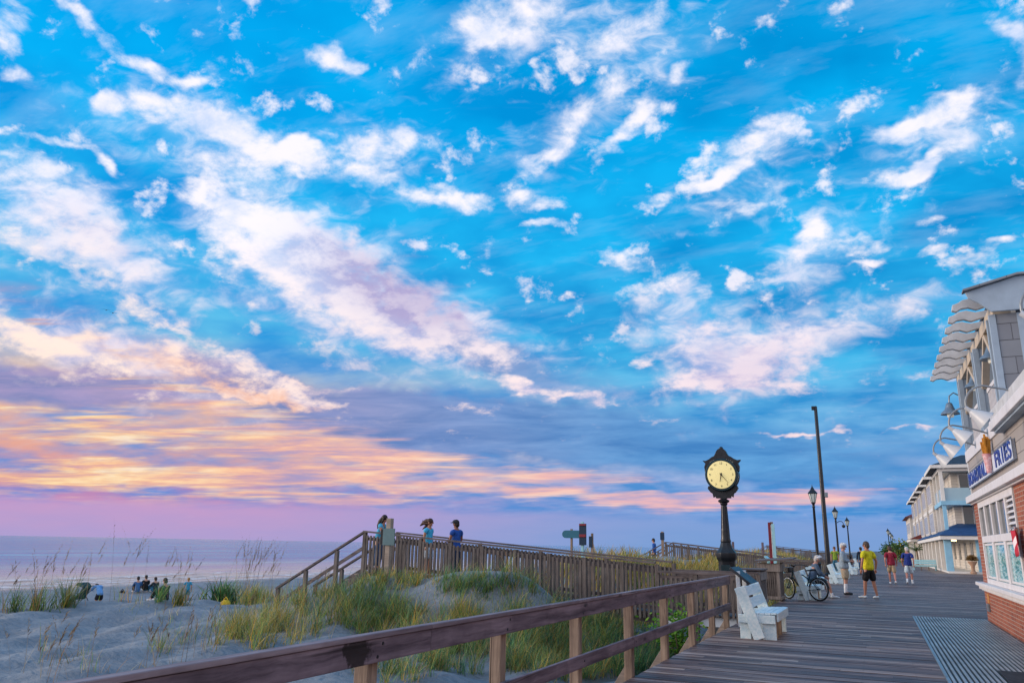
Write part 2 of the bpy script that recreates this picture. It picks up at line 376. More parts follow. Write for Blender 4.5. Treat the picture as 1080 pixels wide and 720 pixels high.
    b2 = k.new('ShaderNodeBackground'); k.l.new(ns.outputs[0], b2.inputs[0]); b2.inputs[1].default_value = 0.0
    ad = k.new('ShaderNodeAddShader'); k.l.new(bg.outputs[0], ad.inputs[0]); k.l.new(b2.outputs[0], ad.inputs[1])
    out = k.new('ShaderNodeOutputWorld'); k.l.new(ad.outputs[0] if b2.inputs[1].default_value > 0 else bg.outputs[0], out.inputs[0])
    w.cycles.sampling_method = 'MANUAL'; w.cycles.sample_map_resolution = 512
make_sky()
sl = bpy.data.lights.new('sun', 'SUN'); sl.energy = 2.6; sl.angle = radians(30); sl.color = (1, .80, .62)
so = bpy.data.objects.new('sun', sl); COL.objects.link(so)
sd = Vector((sin(SUN_AZ)*cos(SUN_EL), cos(SUN_AZ)*cos(SUN_EL), sin(SUN_EL)))
so.rotation_euler = sd.to_track_quat('Z', 'Y').to_euler()
# ------------------------------------------------------------------ materials of the place
MAT['wood_dark'] = wood('weathered_dark_board', '3e323c', '8b7a82', 1, .7, .55, bmp=.8); MAT['wood_cap'] = wood('weathered_cap_board', '66575e', '988a8f', 1, .7, .55, bmp=.6)
def stain(m, p, r):
    k = NT(m.node_tree); b = m.node_tree.nodes['Principled BSDF']; co = obco(k)
    src = b.inputs['Base Color'].links[0].from_socket
    dd = k.m('ADD', k.v('DISTANCE', co, p), k.m('MULTIPLY', k.m('SUBTRACT', k.noise(co, 11, 5, .65), .5), .34))
    k.put(b.inputs['Base Color'], k.mix(k.mapr(dd, r*.75, r*1.1, .85, 0, True), src, lin('17120f')))
stain(MAT['wood_dark'], (.045, -4.08, .875), .12)
MAT['wood_post'] = wood('weathered_post', '66554a', 'b09a86', 2, .8, .8)
MAT['wood_postx'] = wood('weathered_brace', '857a72', 'a99a8c', 0, .8)
MAT['wood_walk'] = wood('weathered_crossover', '4e4745', '837a74', 2, .85, 1.2)
MAT['wood_walkx'] = wood('weathered_crossover_rail', '4e4648', '807674', 0, .85)
MAT['white'] = plain('white_paint', 'dfe6ea', .45, .07, 5, bmp=.1)
MAT['white_bench'] = wood('white_painted_plank', 'b9d9e2', 'e6f1f3', 1, .5, .8, False, .25, .22)
MAT['cyan_bench'] = wood('pale_turquoise_plank', '8fcbd4', 'b4dde2', 1, .5, .8, False, .25, .22)
MAT['black'] = plain('black_iron', (.022, .026, .032, 1), .35, .2, 9, .3, .2)
MAT['steel'] = plain('grey_steel', '8b97a0', .4, .15, 8, .6)

# ------------------------------------------------------------------ terrain
GX = [-9000, -400, -120, -82, -68, -60, -52, -46.5, -42.5, -38, -33, -29.5, -27, -23.5, -18, -12, -8, -5, -3, 80]
GZ = [-60, -16, -7, -4.2, -3.0, -2.75, -2.3, -1.72, -1.66, -1.95, -2.15, -1.75, -.98, -.76, -.87, -.62, -.72, -.82, -.9, -.9]
def gz(x, y):
    x = np.asarray(x, float); y = np.asarray(y, float)
    z = sum(np.interp(x+o, GX, GZ) for o in (-1.4, -.7, 0, .7, 1.4))/5
    def g(cx, cy, sx, sy, h): return h*np.exp(-((x-cx)/sx)**2-((y-cy)/sy)**2)
    z = z+g(-8.4, 17.9, 2.0, 2.0, 1.42)+g(-11.6, 18.1, 2.2, 2.1, 1.12)+g(-14.2, 18.0, 1.5, 1.8, .3)+g(-17, 18.0, 2.8, 2.0, .22)+g(-10.4, 12, 2.6, 2.6, .28)+g(-21, 19, 4, 3, .25)+g(-6.2, 9.5, 1.5, 3.2, .12)+g(-14, 10, 3, 2.2, .12)
    t = np.clip((y-22)/9, 0, 1); t = t*t*(3-2*t)
    ridge = 1.85*np.exp(-((x+9.8)/4.6)**2)*t*(1-.72*np.exp(-((y-47)/2.4)**2))*(1-.5*np.exp(-((y-101)/3)**2))
    z = z+ridge*(.86+.14*np.sin(y*.31)*np.cos(x*.5+y*.1))
    m = (x < -3.2) & (x > -60)
    und = .085*np.sin(x*1.3+1.7*np.sin(y*.9))*np.sin(y*1.15+.8*np.sin(x*.7))+.06*np.sin(x*2.9+y*1.3+2*np.sin(y*.5))+.03*np.sin(x*5.1-y*3.3+1.5*np.sin(x*1.1))
    return z+np.where(m, und, 0)
def gz1(x, y): return float(gz(x, y))
def ground_at(px, py, tmax=140):
    """where the view line through a chart point first meets the sand"""
    d = (FW*815+RT*(px-540)+UP*(360-py)).normalized(); o = Vector((0, 0, EYE))
    ts = np.arange(3, tmax, .08); z = EYE+ts*d.z
    h = gz(ts*d.x, ts*d.y); i = np.argmax(z < h)
    if not (z < h).any(): return None
    t = ts[i]; return (t*d.x, t*d.y, float(h[i]))

def terrain():
    xs = np.concatenate([[-9000, -2000, -400, -160], np.arange(-110, -32, 1.2), np.arange(-32, -2, .16), [-1, 4, 20, 80, 400, 2000, 9000]])
    ys = np.concatenate([[-400, -60, -20], np.arange(-8, 24, .17), np.arange(24, 60, .6), np.arange(60, 170, 2.5), [240, 500, 1500, 9000]])
    Xg, Yg = np.meshgrid(xs, ys, indexing='ij'); Zg = gz(Xg, Yg)
    nx, ny = Xg.shape
    co = np.stack([Xg, Yg, Zg], -1).reshape(-1, 3)
    i, j = np.meshgrid(np.arange(nx-1), np.arange(ny-1), indexing='ij'); a = (i*ny+j).ravel()
    fs = np.stack([a, a+ny, a+ny+1, a+1], -1)
    me = bpy.data.meshes.new('dune_sand'); me.from_pydata(co.tolist(), [], fs.tolist())
    for p in me.polygons: p.use_smooth = True
    m, k, b = newmat('beach_sand'); co = obco(k)
    n1 = k.noise(co, .9, 5, .55); n2 = k.noise(co, 9, 5, .65); n3 = k.noise(co, 160, 2, .5)
    col = k.mix(k.mapr(n1, .3, .7), lin('626b75'), lin('868f98'))
    col = k.mix(k.mapr(n2, .4, .75, 0, .5), col, lin('5f656c'))
    col = k.mix(k.mapr(n3, .35, .7, 0, .35), col, lin('a3a6a8'))
    x = k.sep(co)
    # damp band along the water, dark litter and soil beside the boardwalk
    col = k.mix(k.mapr(x[0], -64, -57, .65, 0, True), col, lin('6d655e'))
    col = k.mix(k.m('MULTIPLY', k.mapr(x[0], -6.5, -4.0, 0, .85, True), k.mapr(k.noise(co, 1.2, 3), .3, .6)), col, lin('4b4638'))
    k.put(b.inputs['Base Color'], col)
    k.put(b.inputs['Roughness'], k.mapr(x[0], -66, -58, .25, .95, True))
    rip = k.noise(k.mapping(co, rot=(0, 0, .6), scale=(1, 2.2, 1)), 3.2, 5, .55, .6)
    vo = k.new('ShaderNodeTexVoronoi', feature='SMOOTH_F1'); k.put(vo.inputs['Vector'], k.v('ADD', co, k.v('SCALE', k.noise(co, 2, 2, .5, color=True), scale=.5))); vo.inputs['Scale'].default_value = 1.9
    dent = k.mapr(vo.outputs['Distance'], .05, .34, 0, 1, True)
    hgt = k.m('ADD', k.m('ADD', k.m('MULTIPLY', rip, .7), k.m('MULTIPLY', dent, .3)), k.m('MULTIPLY', n2, .25))
    bump(k, b, hgt, 1.0, .12)
    me.materials.append(m)
    o = bpy.data.objects.new('dune_sand', me); COL.objects.link(o); struct(o)
terrain()

def sea():
    b_ = MB(); b_.add([(-12000, -6000, -3.0), (-63, -6000, -3.0), (-63, 12000, -3.0), (-12000, 12000, -3.0)], [(0, 1, 2, 3)])
    m, k, b = newmat('sea_water'); co = obco(k)
    b.inputs['Base Color'].default_value = lin('39566b'); b.inputs['Roughness'].default_value = .16
    b.inputs['IOR'].default_value = 1.2; b.inputs['Specular IOR Level'].default_value = .25
    n1 = k.noise(k.mapping(co, rot=(0, 0, .12), scale=(.30, .09, 1)), 1, 5, .6, .6)
    n2 = k.noise(k.mapping(co, rot=(0, 0, -.1), scale=(1.6, .7, 1)), 1, 4, .6, .3)
    sw = k.noise(k.mapping(co, rot=(0, 0, .05), scale=(.05, .006, 1)), 1, 6, .7)
    k.put(b.inputs['Roughness'], k.mapr(sw, .35, .65, .06, .22))
    shallows_sheen = k.mapr(k.sep(co)[0], -150, -72, 0, .9, True)  # sandy shallows plus warm sky sheen near the shore, put into the colour
    k.put(b.inputs['Base Color'], k.mix(shallows_sheen, k.mix(k.mapr(sw, .35, .65), lin('2f6c9c'), lin('7fb0cc')), lin('dcc4ae')))
    bump(k, b, k.m('ADD', k.m('MULTIPLY', n1, 1.0), k.m('MULTIPLY', n2, .3)), 1.0, 1.6)
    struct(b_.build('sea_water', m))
    # wash and small breakers lying along the beach
    fm, k, b = newmat('sea_foam'); co = obco(k)
    n = k.noise(k.mapping(co, scale=(.8, .35, 1)), 1.1, 6, .65, .5)
    b.inputs['Roughness'].default_value = .5
    b.inputs['Base Color'].default_value = lin('e4dcd8')
    k.put(b.inputs['Alpha'], k.mapr(n, .40, .62, 0, .8))
    rng = random.Random(3)
    f = MB()
    for (xc, wd, y0, y1, zz) in ((-65.5, 3.2, -20, 260, -2.975), (-72, 4.5, -10, 300, -2.95), (-80, 2.4, 10, 90, -2.9), (-84, 2.2, 110, 260, -2.9)):
        ys = [y0+(y1-y0)*i/90 for i in range(91)]; vs = []; fs = []
        for i, y in enumerate(ys):
            c = xc+1.3*sin(y*.11+xc)+.8*sin(y*.31); w = wd*(.5+.5*abs(sin(y*.07+xc*2)))+rng.random()*.6
            vs += [(c-w, y, zz-.03), (c, y, zz+.10), (c+w*.6, y, zz)]
        for i in range(90): a = i*3; fs += [(a, a+1, a+4, a+3), (a+1, a+2, a+5, a+4)]
        f.add(vs, fs)
    o = f.build('sea_foam', fm, smooth=60); o['kind'] = 'stuff'; o['label'] = 'pale wash of small breakers along the beach'; o['category'] = 'foam'
sea()

# ------------------------------------------------------------------ boardwalk
XL = -2.79
def boardwalk():
    m, k, b = newmat('boardwalk_planks'); co = obco(k); s = k.sep(co)
    idx = k.m('FLOOR', k.m('DIVIDE', s[1], .146))
    off = k.m('MULTIPLY', k.white(idx), 3.7)
    seg = k.m('FLOOR', k.m('DIVIDE', k.m('ADD', s[0], off), 3.66))
    r = k.white(k.xyz(idx, seg, 0.0), '3D')
    r2 = k.white(k.xyz(seg, idx, 4.0), '3D')
    g = k.noise(k.v('ADD', k.mapping(co, scale=(1.3, 34, 1)), k.xyz(k.m('MULTIPLY', r, 40), 0.0, 0.0)), 1, 6, .65, .3)
    col = k.ramp(r, [(0, lin('3a2727')), (.3, lin('5c4440')), (.7, lin('866c63')), (1, lin('c2a898'))])
    col = k.mix(k.mapr(g, .35, .68, .0, .7), col, lin('45363a'))
    wear = k.noise(k.mapping(co, scale=(.35, 1.5, 1)), 1, 6, .65, .4)
    col = k.mix(k.mapr(wear, .52, .72, 0, .55), col, lin('bcaca6'))
    stain = k.noise(k.mapping(co, scale=(.9, .5, 1)), .5, 4, .6)
    col = k.mix(k.mapr(stain, .5, .75, 0, .5), col, lin('54433f'))
    fy = k.m('ABSOLUTE', k.m('SUBTRACT', k.m('FRACT', k.m('DIVIDE', k.m('ADD', s[1], .005), .146)), .5))
    col = k.mix(k.m('MULTIPLY', k.mapr(fy, .36, .47, 0, .75, True), k.mapr(k.noise(co, 2.1, 4, .6), .3, .6, .4, 1)), col, lin('1f181a'))  # gap and bevel shading, along with dirt, painted on the plank edges
    salt = k.noise(k.mapping(co, scale=(.5, 16, 1)), 1, 5, .7)
    col = k.mix(k.m('MULTIPLY', k.mapr(salt, .56, .68, 0, .75), k.mapr(r2, .4, 1)), col, lin('cfc4c2'))
    fx = k.m('FRACT', k.m('DIVIDE', k.m('ADD', s[0], off), 3.66))
    nx = k.m('ABSOLUTE', k.m('SUBTRACT', k.m('FRACT', k.m('DIVIDE', s[0], .61)), .5)); ny = k.m('ABSOLUTE', k.m('SUBTRACT', k.m('FRACT', k.m('DIVIDE', s[1], .073)), .5))
    nail = k.m('MULTIPLY', k.m('LESS_THAN', nx, .010), k.m('LESS_THAN', ny, .075))
    col = k.mix(k.m('MULTIPLY', nail, .8), col, lin('1d1716'))
    joint = k.m('LESS_THAN', fx, .0016)
    col = k.mix(joint, col, lin('15120f'))
    k.put(b.inputs['Base Color'], col)
    k.put(b.inputs['Roughness'], k.mapr(wear, .3, .7, .42, .62))
    b.inputs['Specular IOR Level'].default_value = .28
    bump(k, b, k.m('ADD', g, k.m('MULTIPLY', r, .6)), .35, .006)
    rng = random.Random(11)
    bw = MB(); y = -14*.146
    i = -14
    while i*.146 < 165:
        y = i*.146; w = .133 if y < 60 else .1455
        x1 = 16 if y < 66 else 3.7
        if y < 60:
            dz = rng.uniform(-.0025, .0025); xl = XL+rng.uniform(-.012, .012)
        else: dz = 0; xl = XL
        bw.box(xl, x1, y, y+w, -.045+dz, dz); i += 1
    struct(bw.build('boardwalk', m))
    # edge beam, cross beams and piles below the planks
    bb = MB()
    bb.box(XL+.03, XL+.12, -2, 165, -.33, -.05)
    y = -1.0
    while y < 60:
        bb.box(XL+.13, 2.0, y, y+.1, -.34, -.055)
        y += 1.8
    y = -1.2
    while y < 40:
        bb.box(XL+.15, XL+.4, y+.2, y+.45, -1.3, -.07); y += 3.6
    struct(bb.build('boardwalk_beam', wood('dark_beam', '3b2a22', '5e4333', 1, .85)))
    # paved apron before the inn
    pm = plain('tan_paving', '9c8676', .85, .2, 2)
    p = MB(); p.box(3.72, 40, 66.2, 170, -.3, -.003); p.box(16.01, 40, 30, 66.19, -.3, -.003); struct(p.build('pavement', pm))
boardwalk()
# ------------------------------------------------------------------ beach grass
def grass_material():
    m, k, b = newmat('beach_grass_blade')
    a = k.new('ShaderNodeVertexColor'); a.layer_name = 'Col'
    k.put(b.inputs['Base Color'], a.outputs[0]); b.inputs['Roughness'].default_value = .6
    b.inputs['Specular IOR Level'].default_value = .25
    tr = k.new('ShaderNodeBsdfTranslucent'); k.put(tr.inputs[0], a.outputs[0])
    mx = k.new('ShaderNodeMixShader'); mx.inputs[0].default_value = .28
    k.l.new(b.outputs[0], mx.inputs[1]); k.l.new(tr.outputs[0], mx.inputs[2])
    k.l.new(mx.outputs[0], k.n['Material Output'].inputs[0])
    return m
MAT['grass'] = grass_material()
GREEN = [lin(c)[:3] for c in ('587a42', '6d8a44', '476c48', '8a964a', '7a9a60', '5c8064')]
GOLD = [lin(c)[:3] for c in ('b59a44', 'c79f52', 'a39a48', 'cdb268', 'ac8544', '8e9040')]
DRY = [lin(c)[:3] for c in ('b0925c', '9b7a4c', 'c2a878', '86684a')]
STALK = [lin(c)[:3] for c in ('8d7458', '7d664e', '9d8662', '6d5a48')]
DARK = [lin(c)[:3] for c in ('2f5238', '3c5c34', '294a3c', '466b3a')]
class Blades:
    def __init__(s): s.parts = []
    def add(s, base, n, spread, length, pal, width=.007, tilt=(.05, .5), curl=(.3, 1.3), wind=.25, K=5):
        """n blades rooted round base (or at an array of bases)"""
        base = np.asarray(base, float)
        if base.ndim == 1:
            r = np.abs(RNG.normal(0, spread, n)); t = RNG.uniform(0, 2*pi, n)
            P = np.stack([base[0]+r*np.cos(t), base[1]+r*np.sin(t), np.zeros(n)], -1)
        else: P = base.copy(); n = len(P)
        P[:, 2] = gz(P[:, 0], P[:, 1])-.03
        az = RNG.uniform(0, 2*pi, n); L = RNG.uniform(length[0], length[1], n)
        dx, dy = np.cos(az)+wind*2, np.sin(az)+wind*.6; q = np.hypot(dx, dy)+1e-6; dx /= q; dy /= q
        t0 = RNG.uniform(tilt[0], tilt[1], n); c = RNG.uniform(curl[0], curl[1], n)
        w = width*RNG.uniform(.7, 1.3, n)
        C = np.array(pal)[RNG.integers(0, len(pal), n)]*RNG.uniform(.7, 1.3, (n, 1))
        if base.ndim == 1:      # each clump has its own cast: fresh, sallow or dying back
            C = C*RNG.uniform(.85, 1.65)*(1+RNG.uniform(-.18, .18)*np.array([1.3, .2, -1]))
            dead = RNG.uniform(0, 1, n) < .12; C[dead] = np.array(DRY)[RNG.integers(0, len(DRY), dead.sum())]
        pts = [P]
        for k in range(K):
            a = t0+c*((k+.5)/K)**1.3; st = L/K
            pts.append(pts[-1]+np.stack([np.sin(a)*dx*st, np.sin(a)*dy*st, np.cos(a)*st], -1))
        s.raw(pts, w, C, sd=np.stack([-dy, dx, np.zeros(n)], -1))
        return pts
    def raw(s, pts, w, C, sd, prof=None):
        K = len(pts)-1; n = len(pts[0]); V = []
        for k, p in enumerate(pts):
            f = (1-(k/K)**1.6)*.95+.05 if prof is None else prof[k]
            V.append(p-sd*(w*f*.5)[:, None]); V.append(p+sd*(w*f*.5)[:, None])
        V = np.stack(V, 1)     # n, 2(K+1), 3
        f = np.array([(2*k, 2*k+1, 2*k+3, 2*k+2) for k in range(K)])
        s.parts.append((V, f, np.repeat(C[:, None, :], 2*(K+1), 1)))
    def stalks(s, base, n, spread, length, tilt=(.02, .35), curl=(.1, .6), wind=.35, head=True, fat=1.0):
        pts = s.add(base, n, spread, length, [c for c in STALK], .0065*fat, tilt, curl, wind)
        if not head: return
        # drooping seed heads: many short chaff blades along the tip of each stalk
        m = len(pts[0]); tip = pts[-1]; sub = pts[-2]; sub2 = pts[-3]; H = 14
        d1 = tip-sub; d2 = sub-sub2
        for h in range(H):
            f = h/H; p = np.where(f < .65, sub2+d2*(.25+f*1.15), sub+d1*((f-.65)*2.5))
            ln = .11*(1-.55*f)*(.6+.4*fat)
            off = RNG.normal(0, 1, (m, 3)); off[:, 2] = np.abs(off[:, 2])*.3
            dr = d1/(np.linalg.norm(d1, axis=1, keepdims=True)+1e-6)*.9+off*.38
            q = [p, p+dr*ln*.5, p+dr*ln+np.array([0, 0, -.02])]
            sd = np.cross(dr, np.array([.3, .2, 1.])); sd /= (np.linalg.norm(sd, axis=1, keepdims=True)+1e-6)
            C = np.array(STALK)[RNG.integers(0, len(STALK), m)]*1.1
            s.raw(q, np.full(m, .012*fat), C, sd, [.5, 1, .2])
    def build(s, name, parent=None):
        vs = []; fs = []; cs = []; n = 0
        for V, f, C in s.parts:
            N, q, _ = V.shape
            vs.append(V.reshape(-1, 3)); cs.append(C.reshape(-1, 3))
            fs.append((f[None]+(np.arange(N)*q)[:, None, None]).reshape(-1, 4)+n); n += N*q
        v = np.concatenate(vs); f = np.concatenate(fs); c = np.concatenate(cs)
        if parent is not None: v = v-np.array(OFF[parent])
        me = bpy.data.meshes.new(name)
        me.vertices.add(len(v)); me.vertices.foreach_set('co', v.ravel().astype(np.float32))
        me.loops.add(f.size); me.loops.foreach_set('vertex_index', f.ravel().astype(np.int32))
        me.polygons.add(len(f)); me.polygons.foreach_set('loop_start', np.arange(0, f.size, 4, dtype=np.int32))
        me.update(calc_edges=True)
        at = me.color_attributes.new('Col', 'FLOAT_COLOR', 'POINT')
        at.data.foreach_set('color', np.concatenate([c, np.ones((len(c), 1))], 1).ravel().astype(np.float32))
        me.materials.append(MAT['grass'])
        o = bpy.data.objects.new(name, me); COL.objects.link(o)
        if parent is not None: o.parent = parent
        return o
def scatter_patch(B, px, py, rx, ry, clumps, per, length, pal, width=.008, seed_=0, spread=.11, **kw):
    clumps = int(clumps*1.25); width *= 1.25; kw.setdefault('tilt', (.05, .8)); kw.setdefault('curl', (.4, 1.7))
    """clumps of blades over an oval patch of the dune seen around a chart point"""
    for i in range(clumps):
        for _ in range(6):
            a, r = RNG.uniform(0, 2*pi), sqrt(RNG.uniform(0, 1))
            g = ground_at(px+rx*r*cos(a), py+ry*r*sin(a))
            if g is not None and g[0] < -3.3 and abs(g[1]-19.9) > .9: break
        else: continue
        B.add(g, int(per*RNG.uniform(.6, 1.4)), spread, length, pal, width, **kw)
def dune_grass():
    B = Blades()
    P = lambda *a, **k: scatter_patch(B, *a, **k)
    # slope under the crossover
    P(560, 612, 42, 14, 9, 22, (.3, .75), GREEN+GOLD[:3], .008)
    P(515, 620, 55, 14, 18, 30, (.35, .8), GREEN+DARK[:2], .009)
    P(470, 616, 70, 9, 22, 26, (.25, .55), GREEN+GOLD[:2], .009)
    P(405, 614, 45, 9, 24, 30, (.25, .5), GREEN+DARK[:1]+GOLD[:3], .009)
    P(360, 634, 50, 12, 22, 26, (.35, .7), GREEN+DARK[:2], .009)
    P(440, 606, 50, 5, 14, 14, (.4, .8), GOLD+DRY[:2], .008)
    P(610, 604, 30, 12, 16, 26, (.4, .9), GOLD+GREEN[:2], .008)
    P(655, 607, 34, 10, 20, 32, (.4, .9), GREEN+GOLD[:3], .008)
    # middle slope and the gully beside the deck
    P(320, 650, 60, 26, 22, 30, (.5, 1.1), GREEN+DARK[:1]+GOLD[:4], .008)
    P(285, 634, 40, 10, 14, 22, (.4, .8), GREEN+GOLD[:3]+DRY[:1], .009)
    P(270, 668, 55, 18, 30, 36, (.5, 1.0), GREEN[:4]+GOLD[:4], .007)
    P(395, 650, 50, 16, 30, 40, (.4, .85), DARK[:2]+GREEN, .008)
    P(450, 668, 70, 22, 40, 40, (.45, .95), GREEN+GOLD[:3]+DRY[:1], .008)
    P(500, 690, 80, 22, 50, 50, (.4, .9), GREEN+DARK[:1]+DRY[:1], .007)
    P(420, 706, 60, 14, 22, 36, (.3, .65), GREEN+GOLD[:2], .006)
    P(580, 668, 60, 26, 56, 50, (.4, .95), GREEN+DARK[:1]+GOLD[:2], .007)
    P(640, 660, 46, 26, 46, 46, (.4, .9), GREEN+GOLD[:3], .008)
    P(690, 640, 34, 22, 46, 46, (.4, .95), DARK+GREEN[:3], .009)
    P(600, 705, 60, 14, 44, 50, (.3, .7), GREEN+GOLD[:2], .006)
    P(660, 690, 44, 26, 50, 52, (.4, .8), DARK+GREEN[:3], .007)
    P(195, 678, 40, 14, 8, 16, (.35, .8), GREEN[:4]+DRY[:2], .006)
    P(90, 700, 80, 18, 7, 9, (.3, .7), GREEN[:3]+DRY, .006)
    # trailing creepers of loose single blades
    P(260, 650, 140, 40, 60, 5, (.2, .6), GREEN+GOLD, .006, spread=.2)
    P(480, 640, 150, 30, 90, 6, (.2, .55), GREEN+GOLD, .007, spread=.2)
    # tall seeding stalks
    for px, py, n in ((45, 716, 7), (62, 719, 4), (150, 704, 6), (180, 700, 5), (215, 690, 6), (255, 660, 8), (300, 652, 6), (330, 640, 6), (395, 640, 3), (20, 712, 3)):
        g = ground_at(px, py)
        if g: B.stalks(g, n, .22, (.6, 1.25), wind=.3)
    o = B.build('dune_grass'); tag(o, 'green and golden beach grass growing over the dune slope', 'grass', kind='stuff')
    # golden grass over the far dunes beyond the crossover
    B = Blades()
    n = 9000; x = RNG.normal(-9.5, 3.6, n); y = 23+RNG.uniform(0, 1, n)**1.5*75
    ok = (x < -3.4) & (np.abs(y-47) > 1.6) & (np.abs(y-20.2) > 1.6) & (np.abs(y-101) > 2); x = x[ok]; y = y[ok]
    n2 = 9000; x2 = RNG.normal(-6.2, 2.0, n2); y2 = 23.5+RNG.uniform(0, 1, n2)*22; ok = (x2 < -3.4) & (np.abs(y2-47) > 1.4); x2 = x2[ok]; y2 = y2[ok]
    ok = ~((x2 < -8.2) & (y2 > 36)); x2 = x2[ok]; y2 = y2[ok]; ok = ~((x < -8.2) & (y > 35) & (y < 47)); x = x[ok]; y = y[ok]
    x = np.concatenate([x, x2]); y = np.concatenate([y, y2])
    for pal, sel in ((GOLD, slice(0, None, 2)), (GOLD+GREEN, slice(1, None, 4)), (DRY+GOLD, slice(3, None, 4))):
        xx, yy = x[sel], y[sel]
        B.add(np.stack([xx, yy, xx*0], -1), 0, 0, (.35, .85), pal, .034, K=3)
    o = B.build('golden_grass'); tag(o, 'golden grass over the far dunes beyond the crossovers', 'grass', kind='stuff')
dune_grass()
def clump(name, label, cat, px, py, spec, stalks=None, group='beach grass clumps on the dune crest'):
    g = ground_at(px, py)
    t = thing(name, label, cat, g, group)
    B = Blades()
    for (n, sp, ln, pal, w) in spec: B.add(g, n, sp, ln, pal, w, tilt=(.05, .7), curl=(.3, 1.2))
    B.build('foliage', t)
    if stalks:
        B = Blades(); B.stalks(g, *stalks, fat=1.5); B.build('seed_head', t)
    return g
clump('grass_clump', 'dark green beach grass clump at the far left of the dune crest', 'grass clump', 14, 644, [(90, .28, (.5, 1.1), GREEN+DARK, .022)], (8, .3, (1.2, 1.9)))
clump('grass_clump', 'beach grass clump with two tall seed stalks, second from left on the crest', 'grass clump', 38, 643, [(110, .26, (.5, 1.2), DARK+GREEN, .022)], (9, .3, (1.3, 2.2)))
clump('grass_clump', 'bright green upright beach grass clump left of the person with the stroller', 'grass clump', 70, 640, [(130, .2, (.7, 1.35), GREEN[:4]+GOLD[:1], .02)], (5, .25, (1.2, 1.7)))
clump('grass_clump', 'low beach grass clump beside the seated person in dark clothes', 'grass clump', 168, 634, [(80, .14, (.5, .95), GREEN[:4], .018)], (4, .25, (1.3, 2.0)))
clump('grass_clump', 'round beach grass clump in front of the child in turquoise', 'grass clump', 189, 637, [(120, .2, (.5, 1.0), GREEN[:4]+GOLD[:2], .018)], (6, .3, (1.3, 2.1)))
clump('grass_clump', 'wide beach grass clump with a haze of tall seed stalks right of the dark shrub', 'grass clump', 262, 636, [(260, .7, (.6, 1.2), GREEN+GOLD[:3], .018)], (34, .8, (1.6, 2.9)))
clump('grass_clump', 'thin tall stalks of beach grass between the seated trio and the stroller', 'grass clump', 128, 633, [(30, .5, (.4, .9), DRY+GREEN[:2], .014)], (11, .8, (1.6, 2.8)))
clump('grass_clump', 'golden beach grass clump left of the crossover stair foot', 'grass clump', 270, 634, [(150, .3, (.5, 1.0), GREEN[:4]+GOLD, .018)], (9, .4, (1.2, 2.2)))
# a dark leafy shrub on the crest
def leaf_bush(name, label, cat, base, r, h, n, pal, leaf=.09, group=None, stems=7, slim=.45):
    t = thing(name, label, cat, base, group)
    st = MB(); tips = []
    rng = random.Random(int(abs(base[0])*100))
    for i in range(stems):
        a = rng.uniform(0, 2*pi); q = rng.uniform(.2, 1)*r
        p1 = (base[0]+cos(a)*q*.5, base[1]+sin(a)*q*.5, base[2]+h*.5*rng.uniform(.7, 1)); p2 = (base[0]+cos(a)*q, base[1]+sin(a)*q, base[2]+h*rng.uniform(.6, .95))
        st.tube([base, p1, p2], [.02, .014, .006], 5); tips += [p1, p2]
    st.build('stem', MAT['wood_post'], t)
    P = []; U = []; 
    for i in range(n):
        c = rng.choice(tips); P.append([c[j]+rng.gauss(0, (r*.3, r*.3, h*.17)[j]) for j in range(3)])
    P = np.array(P); P[:, 2] = np.maximum(P[:, 2], base[2]+.03)
    m = len(P); d = RNG.normal(0, 1, (m, 3)); d[:, 2] = d[:, 2]*.5+.3; d /= np.linalg.norm(d, axis=1, keepdims=True)
    sd = np.cross(d, RNG.normal(0, 1, (m, 3))); sd /= np.linalg.norm(sd, axis=1, keepdims=True)
    L = leaf*RNG.uniform(.6, 1.4, (m, 1)); C = np.array(pal)[RNG.integers(0, len(pal), m)]*RNG.uniform(.7, 1.3, (m, 1))
    B = Blades(); B.raw([P, P+d*L*.35, P+d*L*.7, P+d*L], np.full(m, leaf*slim), C, sd, [.15, 1, .8, .08]); B.build('foliage', t)
    return t
clump('broad_leaf_plant', 'dark green broad-bladed plant on the crest left of the tall seed stalks', 'plant', 233, 634, [(190, .3, (.5, 1.15), DARK+GREEN[:2], .045), (60, .4, (.3, .7), DARK, .05)], None, None)
leaf_bush('leafy_shrub', 'bright green broad-leaved shrub in the gully beside the crossover entrance', 'shrub', (-3.95, 17.2, gz1(-3.95, 17.2)), .55, .95, 800, [lin('5c8a2c')[:3], lin('4a7a2a')[:3], lin('74a03a')[:3]], .10)
